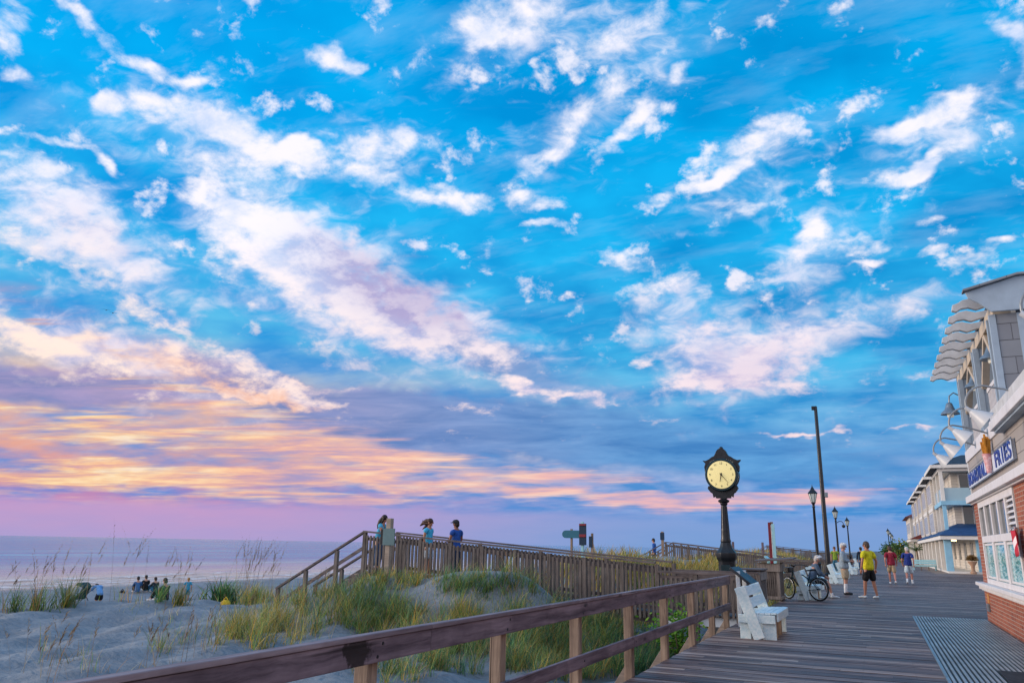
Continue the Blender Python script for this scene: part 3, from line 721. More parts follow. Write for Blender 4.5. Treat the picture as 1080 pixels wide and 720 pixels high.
# ------------------------------------------------------------------ railing of the boardwalk
def railing():
    t = thing('wooden_railing', 'dark weathered two-rail wooden railing along the near edge of the boardwalk', 'railing', (XL, 8, 0))
    y1 = 16.55
    yb = [-1.2, 4.75, 9.65, y1+.06]
    for a, b in zip(yb[:-1], yb[1:]):                # boards butted over the posts
        MB().box(XL+.005, XL+.045, a+.002, b-.002, .812, .946).build('rail_board', MAT['wood_dark'], t, .004)
        MB().box(XL-.012, XL+.055, a+.002, b-.002, .949, .979).build('cap_board', MAT['wood_cap'], t, .005)
    yb = [-1.2, 5.9, 9.6, 13.25, y1+.03]
    for a, b in zip(yb[:-1], yb[1:]):
        MB().box(XL+.005, XL+.045, a+.004, b-.004, .335, .455).build('lower_rail', MAT['wood_dark'], t, .004)
    for y in (.6, 2.4, 4.15, 5.98, 7.8, 9.68, 11.45, 13.28, 15.0, 16.5):
        for dy, z in ((-.025, .845), (.025, .915), (0, .395)): MB().lathe([(.011, 0), (.009, .006)], (XL+.044, y+dy, z), 8, 'x').build('bolt', MAT['black'], t)
    for y in (.6, 2.4, 4.15, 5.98, 7.8, 9.68, 11.45, 13.28, 15.0, 16.5):
        MB().box(XL-.098, XL+.002, y-.05, y+.05, -1.25, .945).build('post', MAT['wood_post'], t, .006)
        MB().bar((XL-.05, y+.075, .12), (XL-.05-.55, y+.075, -.72), .10, .05, (0, 1, 0)).build('brace', MAT['wood_postx'], t, .004)
railing()

# ------------------------------------------------------------------ dune crossovers
def crossover(y0, label, detail, x_end=-13.35, x_in=-2.8, w=1.6, dz=0.0, ramp=True):
    t = thing('dune_crossover', label, 'walkway', (-8, y0, 0), 'crossovers over the dune')
    def dk(x): return (0 if x > -4.9 else .69*(x+4.9)/(x_end+4.9))+dz
    W, WX = MAT['wood_walk'], MAT['wood_walkx']
    d = MB(); x = x_in
    while x > x_end:
        x2 = x-.142; za, zb = dk(x), dk(x2)
        vs = [(xx, y, z+h) for h in (-.04, 0) for (xx, z) in ((x, za), (x2+.006, zb)) for y in (y0-.06, y0+w+.06)]
        d.add(vs, [(0, 1, 3, 2), (4, 6, 7, 5), (0, 2, 6, 4), (1, 5, 7, 3), (0, 4, 5, 1), (2, 3, 7, 6)]); x = x2
    d.build('deck', WX, t)
    for yy in (y0, y0+w):
        MB().bar((-4.9, yy, dz-.15), (x_end, yy, dk(x_end)-.15), .05, .2).build('edge_beam', WX, t)
        MB().box(-4.88, x_in-.02, yy-.025, yy+.025, dz-.25, dz-.045).build('edge_beam', MAT['white'] if yy == y0 and detail else WX, t)
    for si, yy in enumerate((y0-.07, y0+w+.07)):
        xr = -3.0 if si == 0 else -2.75
        rise = 1.10
        step = 1.0 if si == 0 else 2.0
        MB().bar((-4.9, yy, dk(-4.9)+rise+.03), (x_end-.05, yy, dk(x_end)+rise), .13, .045).build('hand_rail', WX, t, .004 if detail else 0)
        MB().bar((-4.9, yy+.0, dk(-4.9)+rise-.16), (x_end-.03, yy, dk(x_end)+rise-.19), .035, .09).build('upper_rail', WX, t)
        MB().bar((-4.9, yy, dk(-4.9)+.1), (x_end-.03, yy, dk(x_end)+.1), .035, .09).build('lower_rail', WX, t)
        MB().bar((-4.86, yy, dz+.93), (xr, yy, dz+.92), .14, .05).build('hand_rail', WX, t)
        MB().bar((-4.86, yy, dz+.80), (xr, yy, dz+.79), .035, .11).build('upper_rail', WX, t)
        MB().bar((-4.86, yy, dz+.12), (xr, yy, dz+.12), .035, .09).build('lower_rail', WX, t)
        px = [x_end]; x = x_end+.9
        while x < -5.1: px.append(x); x += step*.96
        px += [-4.86] + ([-3.95] if si == 0 else []) + [xr]
        for x in px:
            g = gz1(x, yy); top = dk(x)+rise-.03 if x < -4.9 else dz+(1.1 if x == -4.86 else .895)
            MB().box(x-.05, x+.05, yy-.05, yy+.05, min(g, dk(x))-.35, top).build('post', W, t, .005 if detail else 0)
        rng = random.Random(5); px.sort()
        for xa, xb in zip(px[:-1], px[1:]):         # one panel of pickets in each bay
            n = max(1, round((xb-xa-.1)/.117)); pk = MB()
            for i in range(n):
                x = xa+.05+(xb-xa-.1)*(i+.5)/n
                b = dk(x)-.16 if x < -4.9 else dz-.05; tp = dk(x)+rise-.1 if x < -4.9 else dz+.80
                pk.box(x-.028, x+.028, yy-.054, yy-.018, b+rng.uniform(-.02, .02), tp)
            pk.build('picket_panel', W, t)
    # stairs down to the beach
    top = dk(x_end); run = 3.05; drop = 1.68; n = 10
    for yy in (y0-.07, y0+w+.07):
        MB().bar((x_end, yy, top+1.1), (x_end-run, yy, top+1.1-drop), .12, .05).build('stair_rail', WX, t)
        MB().bar((x_end, yy, top+.66), (x_end-run, yy, top+.66-drop), .04, .09).build('stair_rail', WX, t)
        MB().bar((x_end+.05, yy, top-.12), (x_end-run-.1, yy, top-.17-drop), .05, .27).build('stringer', W, t)
        for f in (.31, .66, .98):
            x = x_end-run*f; z = top-drop*f
            MB().box(x-.05, x+.05, yy-.05, yy+.05, gz1(x, yy)-.3, z+1.07).build('post', W, t)
    for i in range(n):
        x = x_end-run*(i+.5)/n; z = top-drop*(i+.55)/n
        MB().box(x-.17, x+.15, y0-.03, y0+w+.03, z-.02, z+.02).build('tread', MAT['wood_postx'], t)
    return t
crossover(19.15, 'nearest wooden dune crossover with pickets and beach stairs, three people standing on it', True)
crossover(46.2, 'second wooden dune crossover, smaller, seen beyond the clock above golden grass', False, -11.2, -2.8, 1.8, .0)
crossover(100, 'farthest wooden dune crossover behind the lamp posts', False, -12, -2.9, 1.8, .15)

# ------------------------------------------------------------------ benches
def make_bench(m, label, group):
    t = thing('slatted_bench', label, 'bench', group=group, world=False)
    L = .82
    for y in (-L+.02, L-.02):
        s = 1 if y > 0 else -1
        MB().box(-.25, -.03, y-.025, y+.025, 0, .40).build('leg', m, t, .006)
        MB().box(-.63, -.45, y-.025, y+.025, 0, .26).build('leg', m, t, .006)
        MB().box(-.64, -.03, y-.026+s*.052, y+.026+s*.052, .265, .40).build('seat_rail', m, t, .006)
        MB().bar((-.30, y+s*.085, .01), (-.595, y+s*.085, .85), .19, .045, (0, 1, 0)).build('back_support', m, t, .006)
    for y in (-.28, .28): MB().box(-.14, -.06, y-.04, y+.04, 0, .40).build('inner_leg', MAT['wood_post'], t, .005)
    MB().box(-.015, .02, -L, L, .30, .44).build('apron', m, t, .006)
    for i in range(5): MB().box(-.095-.1*i, -.005-.1*i, -L-.04, L+.04, .405+.006*(i == 0), .445-.004*i).build('seat_slat', m, t, .006)
    for i in range(2):
        f = (.69, .915)[i]; x = -.30-.295*f+.07; z = .01+.84*f
        MB().bar((x, -L-.03, z), (x, L+.03, z), .035, .165, (-.295, 0, .84)).build('back_slat', m, t, .008)
    return t
wb = make_bench(MAT['white_bench'], 'nearest white slatted bench, empty, beside the end of the railing', 'white benches along the boardwalk')
place(wb, (-1.66, 15.45, 0))
for x, y, rz, l in ((-1.75, 27.35, 0, 'white slatted bench behind the bicycle with the capped man sitting on it'),
                    (-2.0, 35.0, 0, 'white slatted bench just beyond the standing man in the grey sweatshirt'),
                    (-1.55, 41.5, 0, 'white slatted bench behind the man in the grey sweatshirt, third in the row'),
                    (-1.5, 48.5, 0, 'white slatted bench left of the man in yellow, fourth in the row'),
                    (-1.3, 58.0, 0, 'farthest clear white slatted bench beside the dark clothed person'),
                    (-1.3, 76.0, 0, 'distant white slatted bench between the men in yellow and in red')):
    dup(wb, (x, y, 0), rz, l)
cb = make_bench(MAT['cyan_bench'], 'turquoise slatted bench facing the boardwalk beside the inn porch', 'turquoise benches')
place(cb, (3.55, 76.5, 0), radians(-90)); del cb['group']
# ------------------------------------------------------------------ street clock
def clock():
    cx, cy = -3.8, 22.6
    t = thing('street_clock', 'black iron post clock with pale dial behind the railing end', 'clock', (cx, cy, 0))
    K = MAT['black']
    gm = plain('green_black_iron', (.014, .04, .05, 1), .3, .2, 8, .3, .1)
    z0 = gz1(cx, cy)
    MB().box(cx-.36, cx+.36, cy-.36, cy+.36, z0-.2, -.06).build('plinth', plain('concrete', '8d8780', .9), t, .01)
    p = MB()
    p.lathe([(.28, -.07), (.28, .16), (.25, .2), (.23, .26), (.23, 1.16), (.27, 1.22), (.285, 1.27), (.285, 1.38), (.22, 1.46), (.17, 1.55), (.14, 1.66)], (cx, cy, 0), 8, rot=pi/8)
    p.build('pedestal', K, t, .01, 35)
    pn = MB()
    for s in (-1, 1):
        pn.box(cx-.13, cx+.13, cy+s*.213-.012, cy+s*.213+.012, .36, 1.06)
    pn.build('pedestal_panel', gm, t, .01)
    q = MB(); q.lathe([(.135, 1.66), (.145, 1.70), (.125, 1.76), (.115, 1.95), (.118, 2.0), (.10, 2.04), (.075, 2.66), (.10, 2.69), (.10, 2.73), (.15, 2.76), (.16, 2.80), (.09, 2.84)], (cx, cy, 0), 20)
    for i in range(10):
        a = 2*pi*i/10; q.tube([(cx+.112*cos(a), cy+.112*sin(a), 1.78), (cx+.076*cos(a), cy+.076*sin(a), 2.64)], [.014, .009], 5)
    q.build('pole', K, t, smooth=40)
    zc = 3.50
    c = MB(); c.lathe([(.38, -.19), (.435, -.19), (.455, -.17), (.46, -.10), (.445, -.07), (.445, .07), (.46, .10), (.455, .17), (.435, .19), (.38, .19)], (cx, cy, zc), 48, 'y')
    c.build('clock_case', gm, t, smooth=35)
    # scrolls that carry the case, and the stepped header with ears
    h = MB()
    half = [(.06, 2.84), (.10, 2.86), (.2, 2.86), (.22, 2.93), (.27, 2.88), (.29, 2.99), (.34, 3.02), (.42, 3.13), (.40, 3.2)]
    h.prism([(cx+x, z) for x, z in half]+[(cx-x, z) for x, z in half[::-1]], cy-.07, cy+.07)
    h.build('bracket', K, t, .008)
    h = MB()
    half = [(.47, 3.60), (.485, 3.74), (.45, 3.83), (.53, 3.92), (.44, 3.91), (.35, 3.95), (.27, 4.01), (.20, 4.04), (.165, 4.10), (.135, 4.17), (.09, 4.225), (.04, 4.25)]
    h.prism([(cx+x, z) for x, z in half]+[(cx-x, z) for x, z in half[::-1]], cy-.09, cy+.09)
    h.ball((cx, cy, 4.25), .06)
    h.build('header', K, t, .008)
    for s in (-1, 1):
        dm = emit('lit_dial', 'e8d896', .34)
        d = MB(); d.lathe([(.385, 0), (.385, .02), (.36, .024)], (cx, cy+s*.175-(.022 if s > 0 else 0), zc), 48, 'y')
        dial = d.build('dial', dm, t, smooth=30)
        mt = lambda x, z, y=.0: Matrix(((s*-1 if s > 0 else 1, 0, 0, x), (0, 0, s, cy+s*(.204+y)-OFF[t][1]), (0, 1, 0, z), (0, 0, 0, 1)))
        sx = -s
        for i in range(1, 13):
            a = radians(30*i); R = .315
            text('numeral', str(i), .085, K, dial, mt(sx*sin(a)*R, zc+cos(a)*R), .002)
        hm = MB(); yq = cy+s*.212
        for ang, ln, w in ((191.5, .20, .034), (140, .30, .022)):
            a = radians(ang); dx, dz = sx*sin(a), cos(a)
            hm.bar((cx-dx*.05, yq, zc-dz*.05), (cx+dx*ln, yq, zc+dz*ln), .010, w, (dz, 0, -dx), (.008, w*.35)); yq += s*.012
        hm.lathe([(.03, 0), (.02, .02)], (cx, cy+s*.215, zc), 12, 'y')
        hm.build('clock_hand', K, dial)
        am = plain('gilt', 'b9b39a', .4, .1, 9, .3)
        for i, ch in enumerate('BETHANY BEACH'):
            f = (i-6)/6; zz = 3.925-.075*f*f
            if ch == ' ': continue
            text('letter', ch, .085, am, t, Matrix(((-1 if s > 0 else 1, 0, 0, sx*f*.30), (0, 0, s, s*.094), (0, 1, 0, zz), (0, 0, 0, 1))), .004)
clock()

# ------------------------------------------------------------------ lamp posts and the camera mast
def make_lamp(label):
    t = thing('street_lamp', label, 'lamp post', group='lamp posts along the boardwalk', world=False)
    K = MAT['black']
    MB().lathe([(.2, 0), (.2, .12), (.15, .2), (.14, .75), (.17, .8), (.11, .9), (.085, 1.1), (.06, 3.7), (.085, 3.74), (.06, 3.82), (.075, 3.92), (.12, 3.96), (.12, 4.0)], seg=14).build('post', K, t, smooth=40)
    gl = emit('lamp_glass', 'b9c3c0', .12)
    MB().lathe([(.10, 4.0), (.215, 4.46)], seg=6).build('lamp_glass', gl, t)
    f = MB()
    for i in range(6):
        a = 2*pi*i/6; f.tube([(.105*cos(a), .105*sin(a), 3.99), (.222*cos(a), .222*sin(a), 4.47)], .014, 5)
    f.lathe([(.235, 4.45), (.245, 4.48), (.22, 4.5)], seg=6); f.build('lantern_frame', K, t)
    MB().lathe([(.26, 4.47), (.22, 4.53), (.1, 4.68), (.085, 4.74), (.05, 4.78), (.02, 4.86), (.004, 4.96)], seg=12).build('lamp_cap', K, t, smooth=40)
    return t
lp = make_lamp('nearest black lantern lamp post, left of the tall camera mast'); place(lp, (-2.92, 45.6, 0))
for i, (x, y, s, l) in enumerate(((-2.92, 71, 1.03, 'black lantern lamp post with a camera on a curved arm, right of the mast'), (-2.9, 100, 1.08, 'black lantern lamp post above the man in yellow, third in the row'),
                   (1.72, 133.6, 1.0, 'black lantern lamp post above the man in red, far down the boardwalk'), (2.35, 156, 1.0, 'far black lantern lamp post just right of the one above the man in red'), (3.0, 178, 1.0, 'farthest black lantern lamp post beside the bushes'))):
    c = dup(lp, (x, y, 0), 0, l); c.scale = (s, s, s)
    if i == 0:
        MB().tube([(.06, 0, 3.6), (.25, 0, 3.72), (.42, 0, 3.72), (.55, 0, 3.58), (.55, 0, 3.45)], .03, 6).build('camera_arm', MAT['black'], c)
        MB().lathe([(.05, 3.46), (.13, 3.42), (.14, 3.33), (.09, 3.24), (.03, 3.21)], (.55, 0, 0), 10).build('camera_dome', MAT['black'], c, smooth=40)
def mast():
    x, y = -2.5, 47.2
    t = thing('camera_mast', 'tall plain black mast with a small camera at its top', 'mast', (x, y, 0)); K = MAT['black']
    MB().lathe([(.22, 0), (.22, .25), (.15, .32), (.13, 1.2), (.09, 9.45), (.06, 9.5)], (x, y, 0), 14).build('pole', K, t, smooth=40)
    MB().box(x-.22, x-.06, y-.1, y+.1, 9.28, 9.5).build('camera', K, t, .03)
    MB().box(x+.10, x+.27, y-.1, y+.1, 4.35, 4.62).build('junction_box', MAT['steel'], t, .02)
mast()

# ------------------------------------------------------------------ signs and posts
def sign(name, label, cat, x, y, ztop, pw, boards, post=None, zb=None):
    t = thing(name, label, cat, (x, y, 0)); g = gz1(x, y)
    MB().box(x-pw/2, x+pw/2, y-pw/2, y+pw/2, (g if zb is None else zb)-.4, ztop).build('post', post or MAT['wood_post'], t, .006)
    for (nm, m, pts, yo) in boards:
        MB().prism([(x+a, b) for a, b in pts], y-pw/2-.03-yo, y-pw/2-.004-yo).build(nm, m, t, .004)
    return t
R4 = lambda x0, x1, z0, z1: [(x0, z0), (x1, z0), (x1, z1), (x0, z1)]
teal = plain('teal_sign', '2e6f86', .5, .1, 5); navy = plain('navy_sign', '16344e', .5, .1, 5); redp = plain('red_sign', '8e2f3c', .5, .12, 5)
greyb = plain('grey_green_sign', '5b7a80', .5, .1, 5); cyanp = plain('pale_cyan_paint', '9fd3de', .5, .08, 5)
s = sign('sign_post', 'grey wooden post with a small grey box sign in front of the crossover', 'sign', -12.02, 18.3, 2.13, .145,
     [('sign_board', greyb, R4(-.14, .23, 1.42, 1.86), .0)], MAT['wood_postx'])
MB().box(-12.02-.22, -12.02-.10, 18.3-.09, 18.3+.06, 1.44, 1.84).build('box_side', MAT['black'], s)
ov = [(-.2+.13*cos(a), 1.88+.13*sin(a)) for a in np.linspace(pi/2, 3*pi/2, 9)]+[(.36, 1.75), (.36, 2.01)]
sign('sign_post', 'thin dark post with a rounded teal arrow board beyond the crossover rail', 'sign', -9.6, 26, 2.06, .07, [('sign_board', teal, ov, 0)])
s = sign('sign_post', 'tall post with a narrow navy board banded in red beyond the crossover rail', 'sign', -9.2, 26, 2.30, .09,
     [('sign_board', navy, R4(-.10, .16, 1.52, 2.24), 0), ('red_band', redp, R4(-.09, .15, 1.79, 1.88), .027), ('red_band', redp, R4(-.09, .15, 2.17, 2.23), .027)], cyanp)
sign('sign_post', 'short post with a small dark plate edge-on beyond the crossover rail', 'sign', -8.85, 26, 1.92, .07, [('sign_board', navy, R4(-.10, .02, 1.45, 1.82), 0)])
sign('sign_post', 'pale post with a dark top plate in front of the second crossover', 'sign', -11.0, 44.6, 2.36, .13, [('sign_board', navy, R4(-.11, .13, 1.9, 2.3), 0)], MAT['wood_post'])
for x, y, l in ((-9.9, 62, 'short dark marker post standing on the far dune right of the clock'), (-8.0, 64, 'short dark marker post standing on the far dune left of the red sign')):
    o = MB().box(x-.08, x+.08, y-.08, y+.08, gz1(x, y)-.3, 2.0).build('marker_post', MAT['wood_dark'], None, .02); tag(o, l, 'post')
t = sign('notice_board', 'tall narrow red-edged notice board behind the litter bins', 'notice board', -3.62, 32, 2.52, .10,
     [('sign_board', plain('dark_red_board', '7c2230', .5, .15, 5), R4(-.13, -.03, .7, 2.50), 0), ('sign_board', cyanp, R4(.0, .11, .62, 2.44), .0), ('notice', MAT['white'], R4(-.025, -.004, 1.2, 2.4), .002)], MAT['wood_post'], 0)
def lectern(label, x, y, mpost, mtop, zl, zr, ln=1.0, wdt=.36, legs=True):
    t = thing('info_lectern', label, 'lectern', (x, y, 0), 'lecterns beside the boardwalk')
    MB().box(x-.06, x+.02, y-ln/2, y-ln/2+.09, 0, zl-.06).build('post', mpost, t, .006)
    MB().box(x-.06, x+.02, y+ln/2-.09, y+ln/2, 0, zl-.06).build('post', mpost, t, .006)
    MB().bar((x-.16, y, zl), (x-.16+wdt, y, zr), ln+.12, .05, (0, 0, 1)).build('panel', mtop, t, .006)
lectern('near white-legged lectern with a dark sloping panel at the railing end', -2.58, 17.1, MAT['white'], plain('dark_panel', '2c313a', .5), 1.12, .80, .9, .40)
lectern('small pale turquoise sloping lectern behind the litter bins', -3.95, 33.5, cyanp, cyanp, 1.22, .62, .7, .72)

# ------------------------------------------------------------------ litter bin enclosures
MAT['wood_bin'] = wood('grey_bin_wood', '6c6460', 'a0968e', 2, .85)
def bin_box(label, x0, x1, y0, y1, h, lid):
    t = thing('litter_bin', label, 'bin', ((x0+x1)/2, (y0+y1)/2, 0), 'slatted wooden bins')
    W = MAT['wood_bin']
    for x in (x0+.04, x1-.04):
        for y in (y0+.04, y1-.04): MB().box(x-.04, x+.04, y-.04, y+.04, 0, h).build('corner_post', W, t, .005)
    for nm, (a, b) in (('top_band', (h-.25, h-.03)), ('bottom_band', (.05, .14))):
        m = MB(); m.box(x0-.025, x1+.025, y0-.03, y0-.002, a, b); m.box(x0-.025, x1+.025, y1+.002, y1+.03, a, b)
        m.box(x1+.0, x1+.024, y0, y1, a, b); m.box(x0-.024, x0, y0, y1, a, b); m.build(nm, W, t)
    s = MB(); n = int((x1-x0)/.075)
    for i in range(n):
        x = x0+.1+(x1-x0-.2)*i/(n-1)
        for y in (y0+.012, y1-.012): s.box(x-.022, x+.022, y-.01, y+.01, .08, h-.1)
    n = int((y1-y0)/.075)
    for i in range(n):
        y = y0+.1+(y1-y0-.2)*i/(n-1)
        for x in (x0+.012, x1-.012): s.box(x-.01, x+.01, y-.022, y+.022, .08, h-.1)
    s.build('slats', MAT['wood_walk'], t)
    MB().box(x0+.1, x1-.1, y0+.1, y1-.1, .03, h-.15).build('liner', MAT['black'], t)
    if lid: MB().add([(x0-.1, y0-.12, h+.02), (x1+.42, y0-.12, h+.10), (x1+.42, y1+.1, h+.14), (x0-.1, y1+.1, h+.06),
                      (x0-.1, y0-.12, h+.06), (x1+.42, y0-.12, h+.14), (x1+.42, y1+.1, h+.18), (x0-.1, y1+.1, h+.10)], [(0, 1, 2, 3), (4, 5, 6, 7), (0, 1, 5, 4), (1, 2, 6, 5), (2, 3, 7, 6), (3, 0, 4, 7)]).build('lid', MAT['wood_walkx'], t)
    else: MB().box(x0-.05, x1+.05, y0-.06, y1+.05, h+.002, h+.045).build('lid', MAT['wood_walkx'], t, .006)
bin_box('low slatted wooden bin behind the near white bench', -3.72, -2.98, 22.9, 24.2, .92, False)
bin_box('taller slatted wooden bin with an overhanging lid beside the bicycle wheel', -3.35, -2.74, 25.4, 26.5, 1.10, True)

# ------------------------------------------------------------------ ridged metal floor grate
def grate():
    t = thing('floor_grate', 'ridged grey metal grate lying on the boardwalk before the shop', 'grate', (1.3, 15, 0))
    x0, x1, y0, y1 = .66, 2.12, 5.0, 21.6
    MB().box(x0, x1, y0, y1, .003, .012).build('base_plate', plain('dark_rubber', (.02, .022, .026, 1), .6, .2, 6), t)
    r = MB(); n = 24
    rng = random.Random(2)
    for i in range(n):
        x = x0+.03+(x1-x0-.06)*i/(n-1); r.box(x-.015, x+.015, y0, y1, .013, .032)
    r.build('ribs', plain('worn_aluminium', 'a4abae', .42, .3, 1.5, .35, .2), t)
    e = MB(); e.box(x0-.04, x0-.002, y0, y1+.03, .002, .03); e.box(x0-.04, x1, y1+.002, y1+.04, .002, .03); e.build('edging', MAT['steel'], t)
    m = thing('door_mat', 'dark rubber mat at the near edge of the picture beside the shop wall', 'mat', (1.75, 11, 0))
    MB().box(1.27, 2.14, 9.2, 12.35, .034, .046).build('mat', plain('black_rubber_mat', (.016, .018, .022, 1), .7, .2, 8), m, .004)
grate()

# ------------------------------------------------------------------ bicycle
def bicycle():
    t = thing('bicycle', 'black cruiser bicycle parked beside the bins and the second bench', 'bicycle', world=False)
    K = MAT['black']; tyre = plain('tyre_rubber', (.012, .012, .014, 1), .7, .2, 9); paint = plain('dark_teal_paint', (.015, .045, .06, 1), .3, .1, 9)
    chrome = plain('bright_rim', 'c6d2d6', .25, .08, 9, .5)
    R = .345
    def wheel(x, rot):
        ca, sa = cos(rot), sin(rot)
        def pt(a, r, o=0): return (x+r*cos(a)*ca-o*sa, r*cos(a)*sa+o*ca, R+r*sin(a))
        w = MB(); w.tube([pt(2*pi*i/28, R-.022) for i in range(29)], .024, 7, False); o = w.build('wheel', tyre, t, smooth=60)
        r = MB(); r.tube([pt(2*pi*i/28, R-.055) for i in range(29)], .014, 6, False); r.build('rim', chrome, o, smooth=60)
        s = MB()
        for i in range(18):
            a = 2*pi*i/18; s.tube([pt(a+.25*(i % 2*2-1), .03, .03*(i % 2*2-1)), pt(a, R-.055)], .0022, 4, False)
        s.build('spokes', chrome, o)
        h = MB(); h.tube([pt(0, 0, -.06), pt(0, 0, .06)], .028, 8); h.build('hub', K, o)
    wheel(-.53, 0); wheel(.56, radians(-18))
    bb, st, hd, sa = (-.08, 0, .29), (-.25, 0, .72), (.36, 0, .78), (-.53, 0, R)
    f = MB()
    f.tube([bb, st], .019, 8)
    f.tube([(-.21, 0, .62), (0, 0, .74), (.2, 0, .76), hd], .019, 8)      # cantilevered cruiser top tube
    f.tube([bb, (.2, 0, .45), (.40, 0, .69)], .021, 8); f.tube([(.335, 0, .85), (.41, 0, .64)], .024, 8)
    for s in (-.05, .05):
        f.tube([(-.08, s*.6, .29), (-.53, s, R)], .012, 6); f.tube([(-.225, s*.4, .66), (-.53, s, R)], .011, 6)
    f.build('frame', paint, t, smooth=50)
    g = MB()
    for s in (-.05, .05): g.tube([(.41, s, .65), (.50, s, .46), (.56, s, R)], .013, 6)
    g.build('fork', paint, t, smooth=50)
    h = MB(); h.tube([(.34, 0, .84), (.325, 0, .98), (.35, 0, 1.0)], .014, 8)
    for s in (-1, 1): h.tube([(.35, 0, 1.0), (.34, s*.14, 1.03), (.24, s*.29, 1.04), (.05, s*.33, 1.0)], .013, 7)
    hb = h.build('handlebar', MAT['black'], t, smooth=50)
    for s in (-1, 1): MB().tube([(.16, s*.312, 1.025), (.03, s*.335, .995)], .02, 8).build('grip', tyre, hb, smooth=50)
    q = MB(); q.add([(-.40, -.11, .88), (-.40, .11, .88), (-.26, .07, .865), (-.11, .02, .86), (-.11, -.02, .86), (-.26, -.07, .865),
                     (-.41, -.10, .93), (-.41, .10, .93), (-.26, .06, .91), (-.11, .015, .895), (-.11, -.015, .895), (-.26, -.06, .91)],
                    [(5, 4, 3, 2, 1, 0), (6, 7, 8, 9, 10, 11)]+[(i, (i+1) % 6, (i+1) % 6+6, i+6) for i in range(6)])
    q.tube([(-.25, 0, .7), (-.275, 0, .88)], .013, 7); q.build('saddle', K, t, .015)
    k = MB(); k.box(.40, .62, -.13, .13, .80, .96); k.build('front_basket', K, t, .02)
    c = MB(); c.lathe([(.095, -.008), (.095, .008)], (-.08, .06, .29), 20, 'y'); c.tube([(-.08, .08, .29), (.02, .08, .16)], .01, 6); c.tube([(-.08, -.08, .29), (-.18, -.08, .42)], .01, 6)
    c.tube([(-.08, -.09, .29), (-.08, .09, .29)], .016, 7); c.build('crank', K, t)
    for s, p in ((.12, (.02, .16)), (-.12, (-.18, .42))): MB().box(p[0]-.045, p[0]+.045, s-.04, s+.04, p[1]-.012, p[1]+.012).build('pedal', K, t)
    MB().tube([(-.16, .06, .30), (-.30, .22, .012)], .01, 6).build('kickstand', MAT['steel'], t)
    MB().tube([(-.53+(R+.02)*cos(a), 0, R+(R+.02)*sin(a)) for a in np.linspace(.5, 3.0, 12)], [.012]*12, 6).build('mudguard', paint, t)
    for v in t.children: pass
    place(t, (-2.18, 26.6, .0), radians(149))
bicycle()

# two gulls far out over the sea
def gull(loc, rz, label):
    t = thing('gull', label, 'gull', world=False, group='gulls over the sea')
    b = MB(); pts = []
    b.tube([(0, -.22, 0), (0, -.1, .0), (0, .08, .01), (0, .2, .03), (0, .26, .03)], [.02, .07, .08, .05, .015], 8)
    for s in (-1, 1): b.add([(s*.05, .08, .02), (s*.05, -.07, .02), (s*.34, -.02, .14), (s*.34, .12, .15), (s*.72, -.10, .06), (s*.7, -.02, .07), (s*.05, 0, .05), (s*.34, .05, .175)], [(0, 1, 2, 3), (3, 2, 4, 5), (0, 6, 7, 3), (6, 1, 2, 7), (7, 2, 4, 5, 3)])
    b.build('body', plain('gull_grey', '4a4c52', .8), t, smooth=60); place(t, loc, rz)
d = lambda x, y, r: tuple((FW*815+RT*(x-540)+UP*(360-y)).normalized()*r+Vector((0, 0, EYE)))
gull(d(112, 327, 150), .8, 'left one of two small dark gulls flying over the sea')
gull(d(119, 330, 153), .6, 'right one of two small dark gulls flying over the sea')
# ------------------------------------------------------------------ materials for the buildings
def brick_mat():
    m, k, b = newmat('red_brick'); co = obco(k); s = k.sep(co)
    v = k.xyz(k.m('ADD', s[1], s[0]), s[2], 0.0)
    br = k.new('ShaderNodeTexBrick'); k.put(br.inputs['Vector'], v)
    br.inputs['Scale'].default_value = 1; br.inputs['Brick Width'].default_value = .21; br.inputs['Row Height'].default_value = .075
    br.inputs['Mortar Size'].default_value = .008; br.inputs['Mortar Smooth'].default_value = .2; br.inputs['Bias'].default_value = -.1
    br.inputs['Color1'].default_value = lin('9c5238'); br.inputs['Color2'].default_value = lin('7c3a2a'); br.inputs['Mortar'].default_value = lin('a89a8e')
    n = k.noise(co, 3, 5, .6); col = k.mix(k.mapr(n, .35, .7, 0, .4), br.outputs[0], lin('b87252'))
    col = k.mix(k.mapr(k.noise(co, 40, 3, .6), .45, .7, 0, .3), col, lin('5a2c22'))
    k.put(b.inputs['Base Color'], col); b.inputs['Roughness'].default_value = .85
    bump(k, b, k.m('SUBTRACT', k.m('MULTIPLY', n, .3), br.outputs['Fac']), .6, .008); return m
def siding_mat(name, c1, c2, row=.19, width=1.4, bmp=.7):
    m, k, b = newmat(name); co = obco(k); s = k.sep(co)
    v = k.xyz(k.m('ADD', s[1], s[0]), s[2], 0.0)
    br = k.new('ShaderNodeTexBrick'); k.put(br.inputs['Vector'], v)
    br.inputs['Scale'].default_value = 1; br.inputs['Brick Width'].default_value = width; br.inputs['Row Height'].default_value = row
    br.inputs['Mortar Size'].default_value = .006; br.inputs['Mortar Smooth'].default_value = .0
    br.inputs['Color1'].default_value = lin(c1); br.inputs['Color2'].default_value = lin(c2); br.inputs['Mortar'].default_value = scl(lin(c1), .35)
    n = k.noise(co, 2.5, 5, .6)
    k.put(b.inputs['Base Color'], k.mix(k.mapr(n, .35, .7, 0, .25), br.outputs[0], scl(lin(c1), .8))); b.inputs['Roughness'].default_value = .7
    fr = k.m('FRACT', k.m('DIVIDE', s[2], row))
    bump(k, b, k.m('SUBTRACT', k.m('MULTIPLY', fr, -.8), br.outputs['Fac']), bmp, .012); return m
BR = brick_mat(); SID = siding_mat('grey_shingle_siding', '9b9490', 'a8a19b'); SHG = siding_mat('slate_grey_shingle', '7a7d84', '868a90', .3, .42)
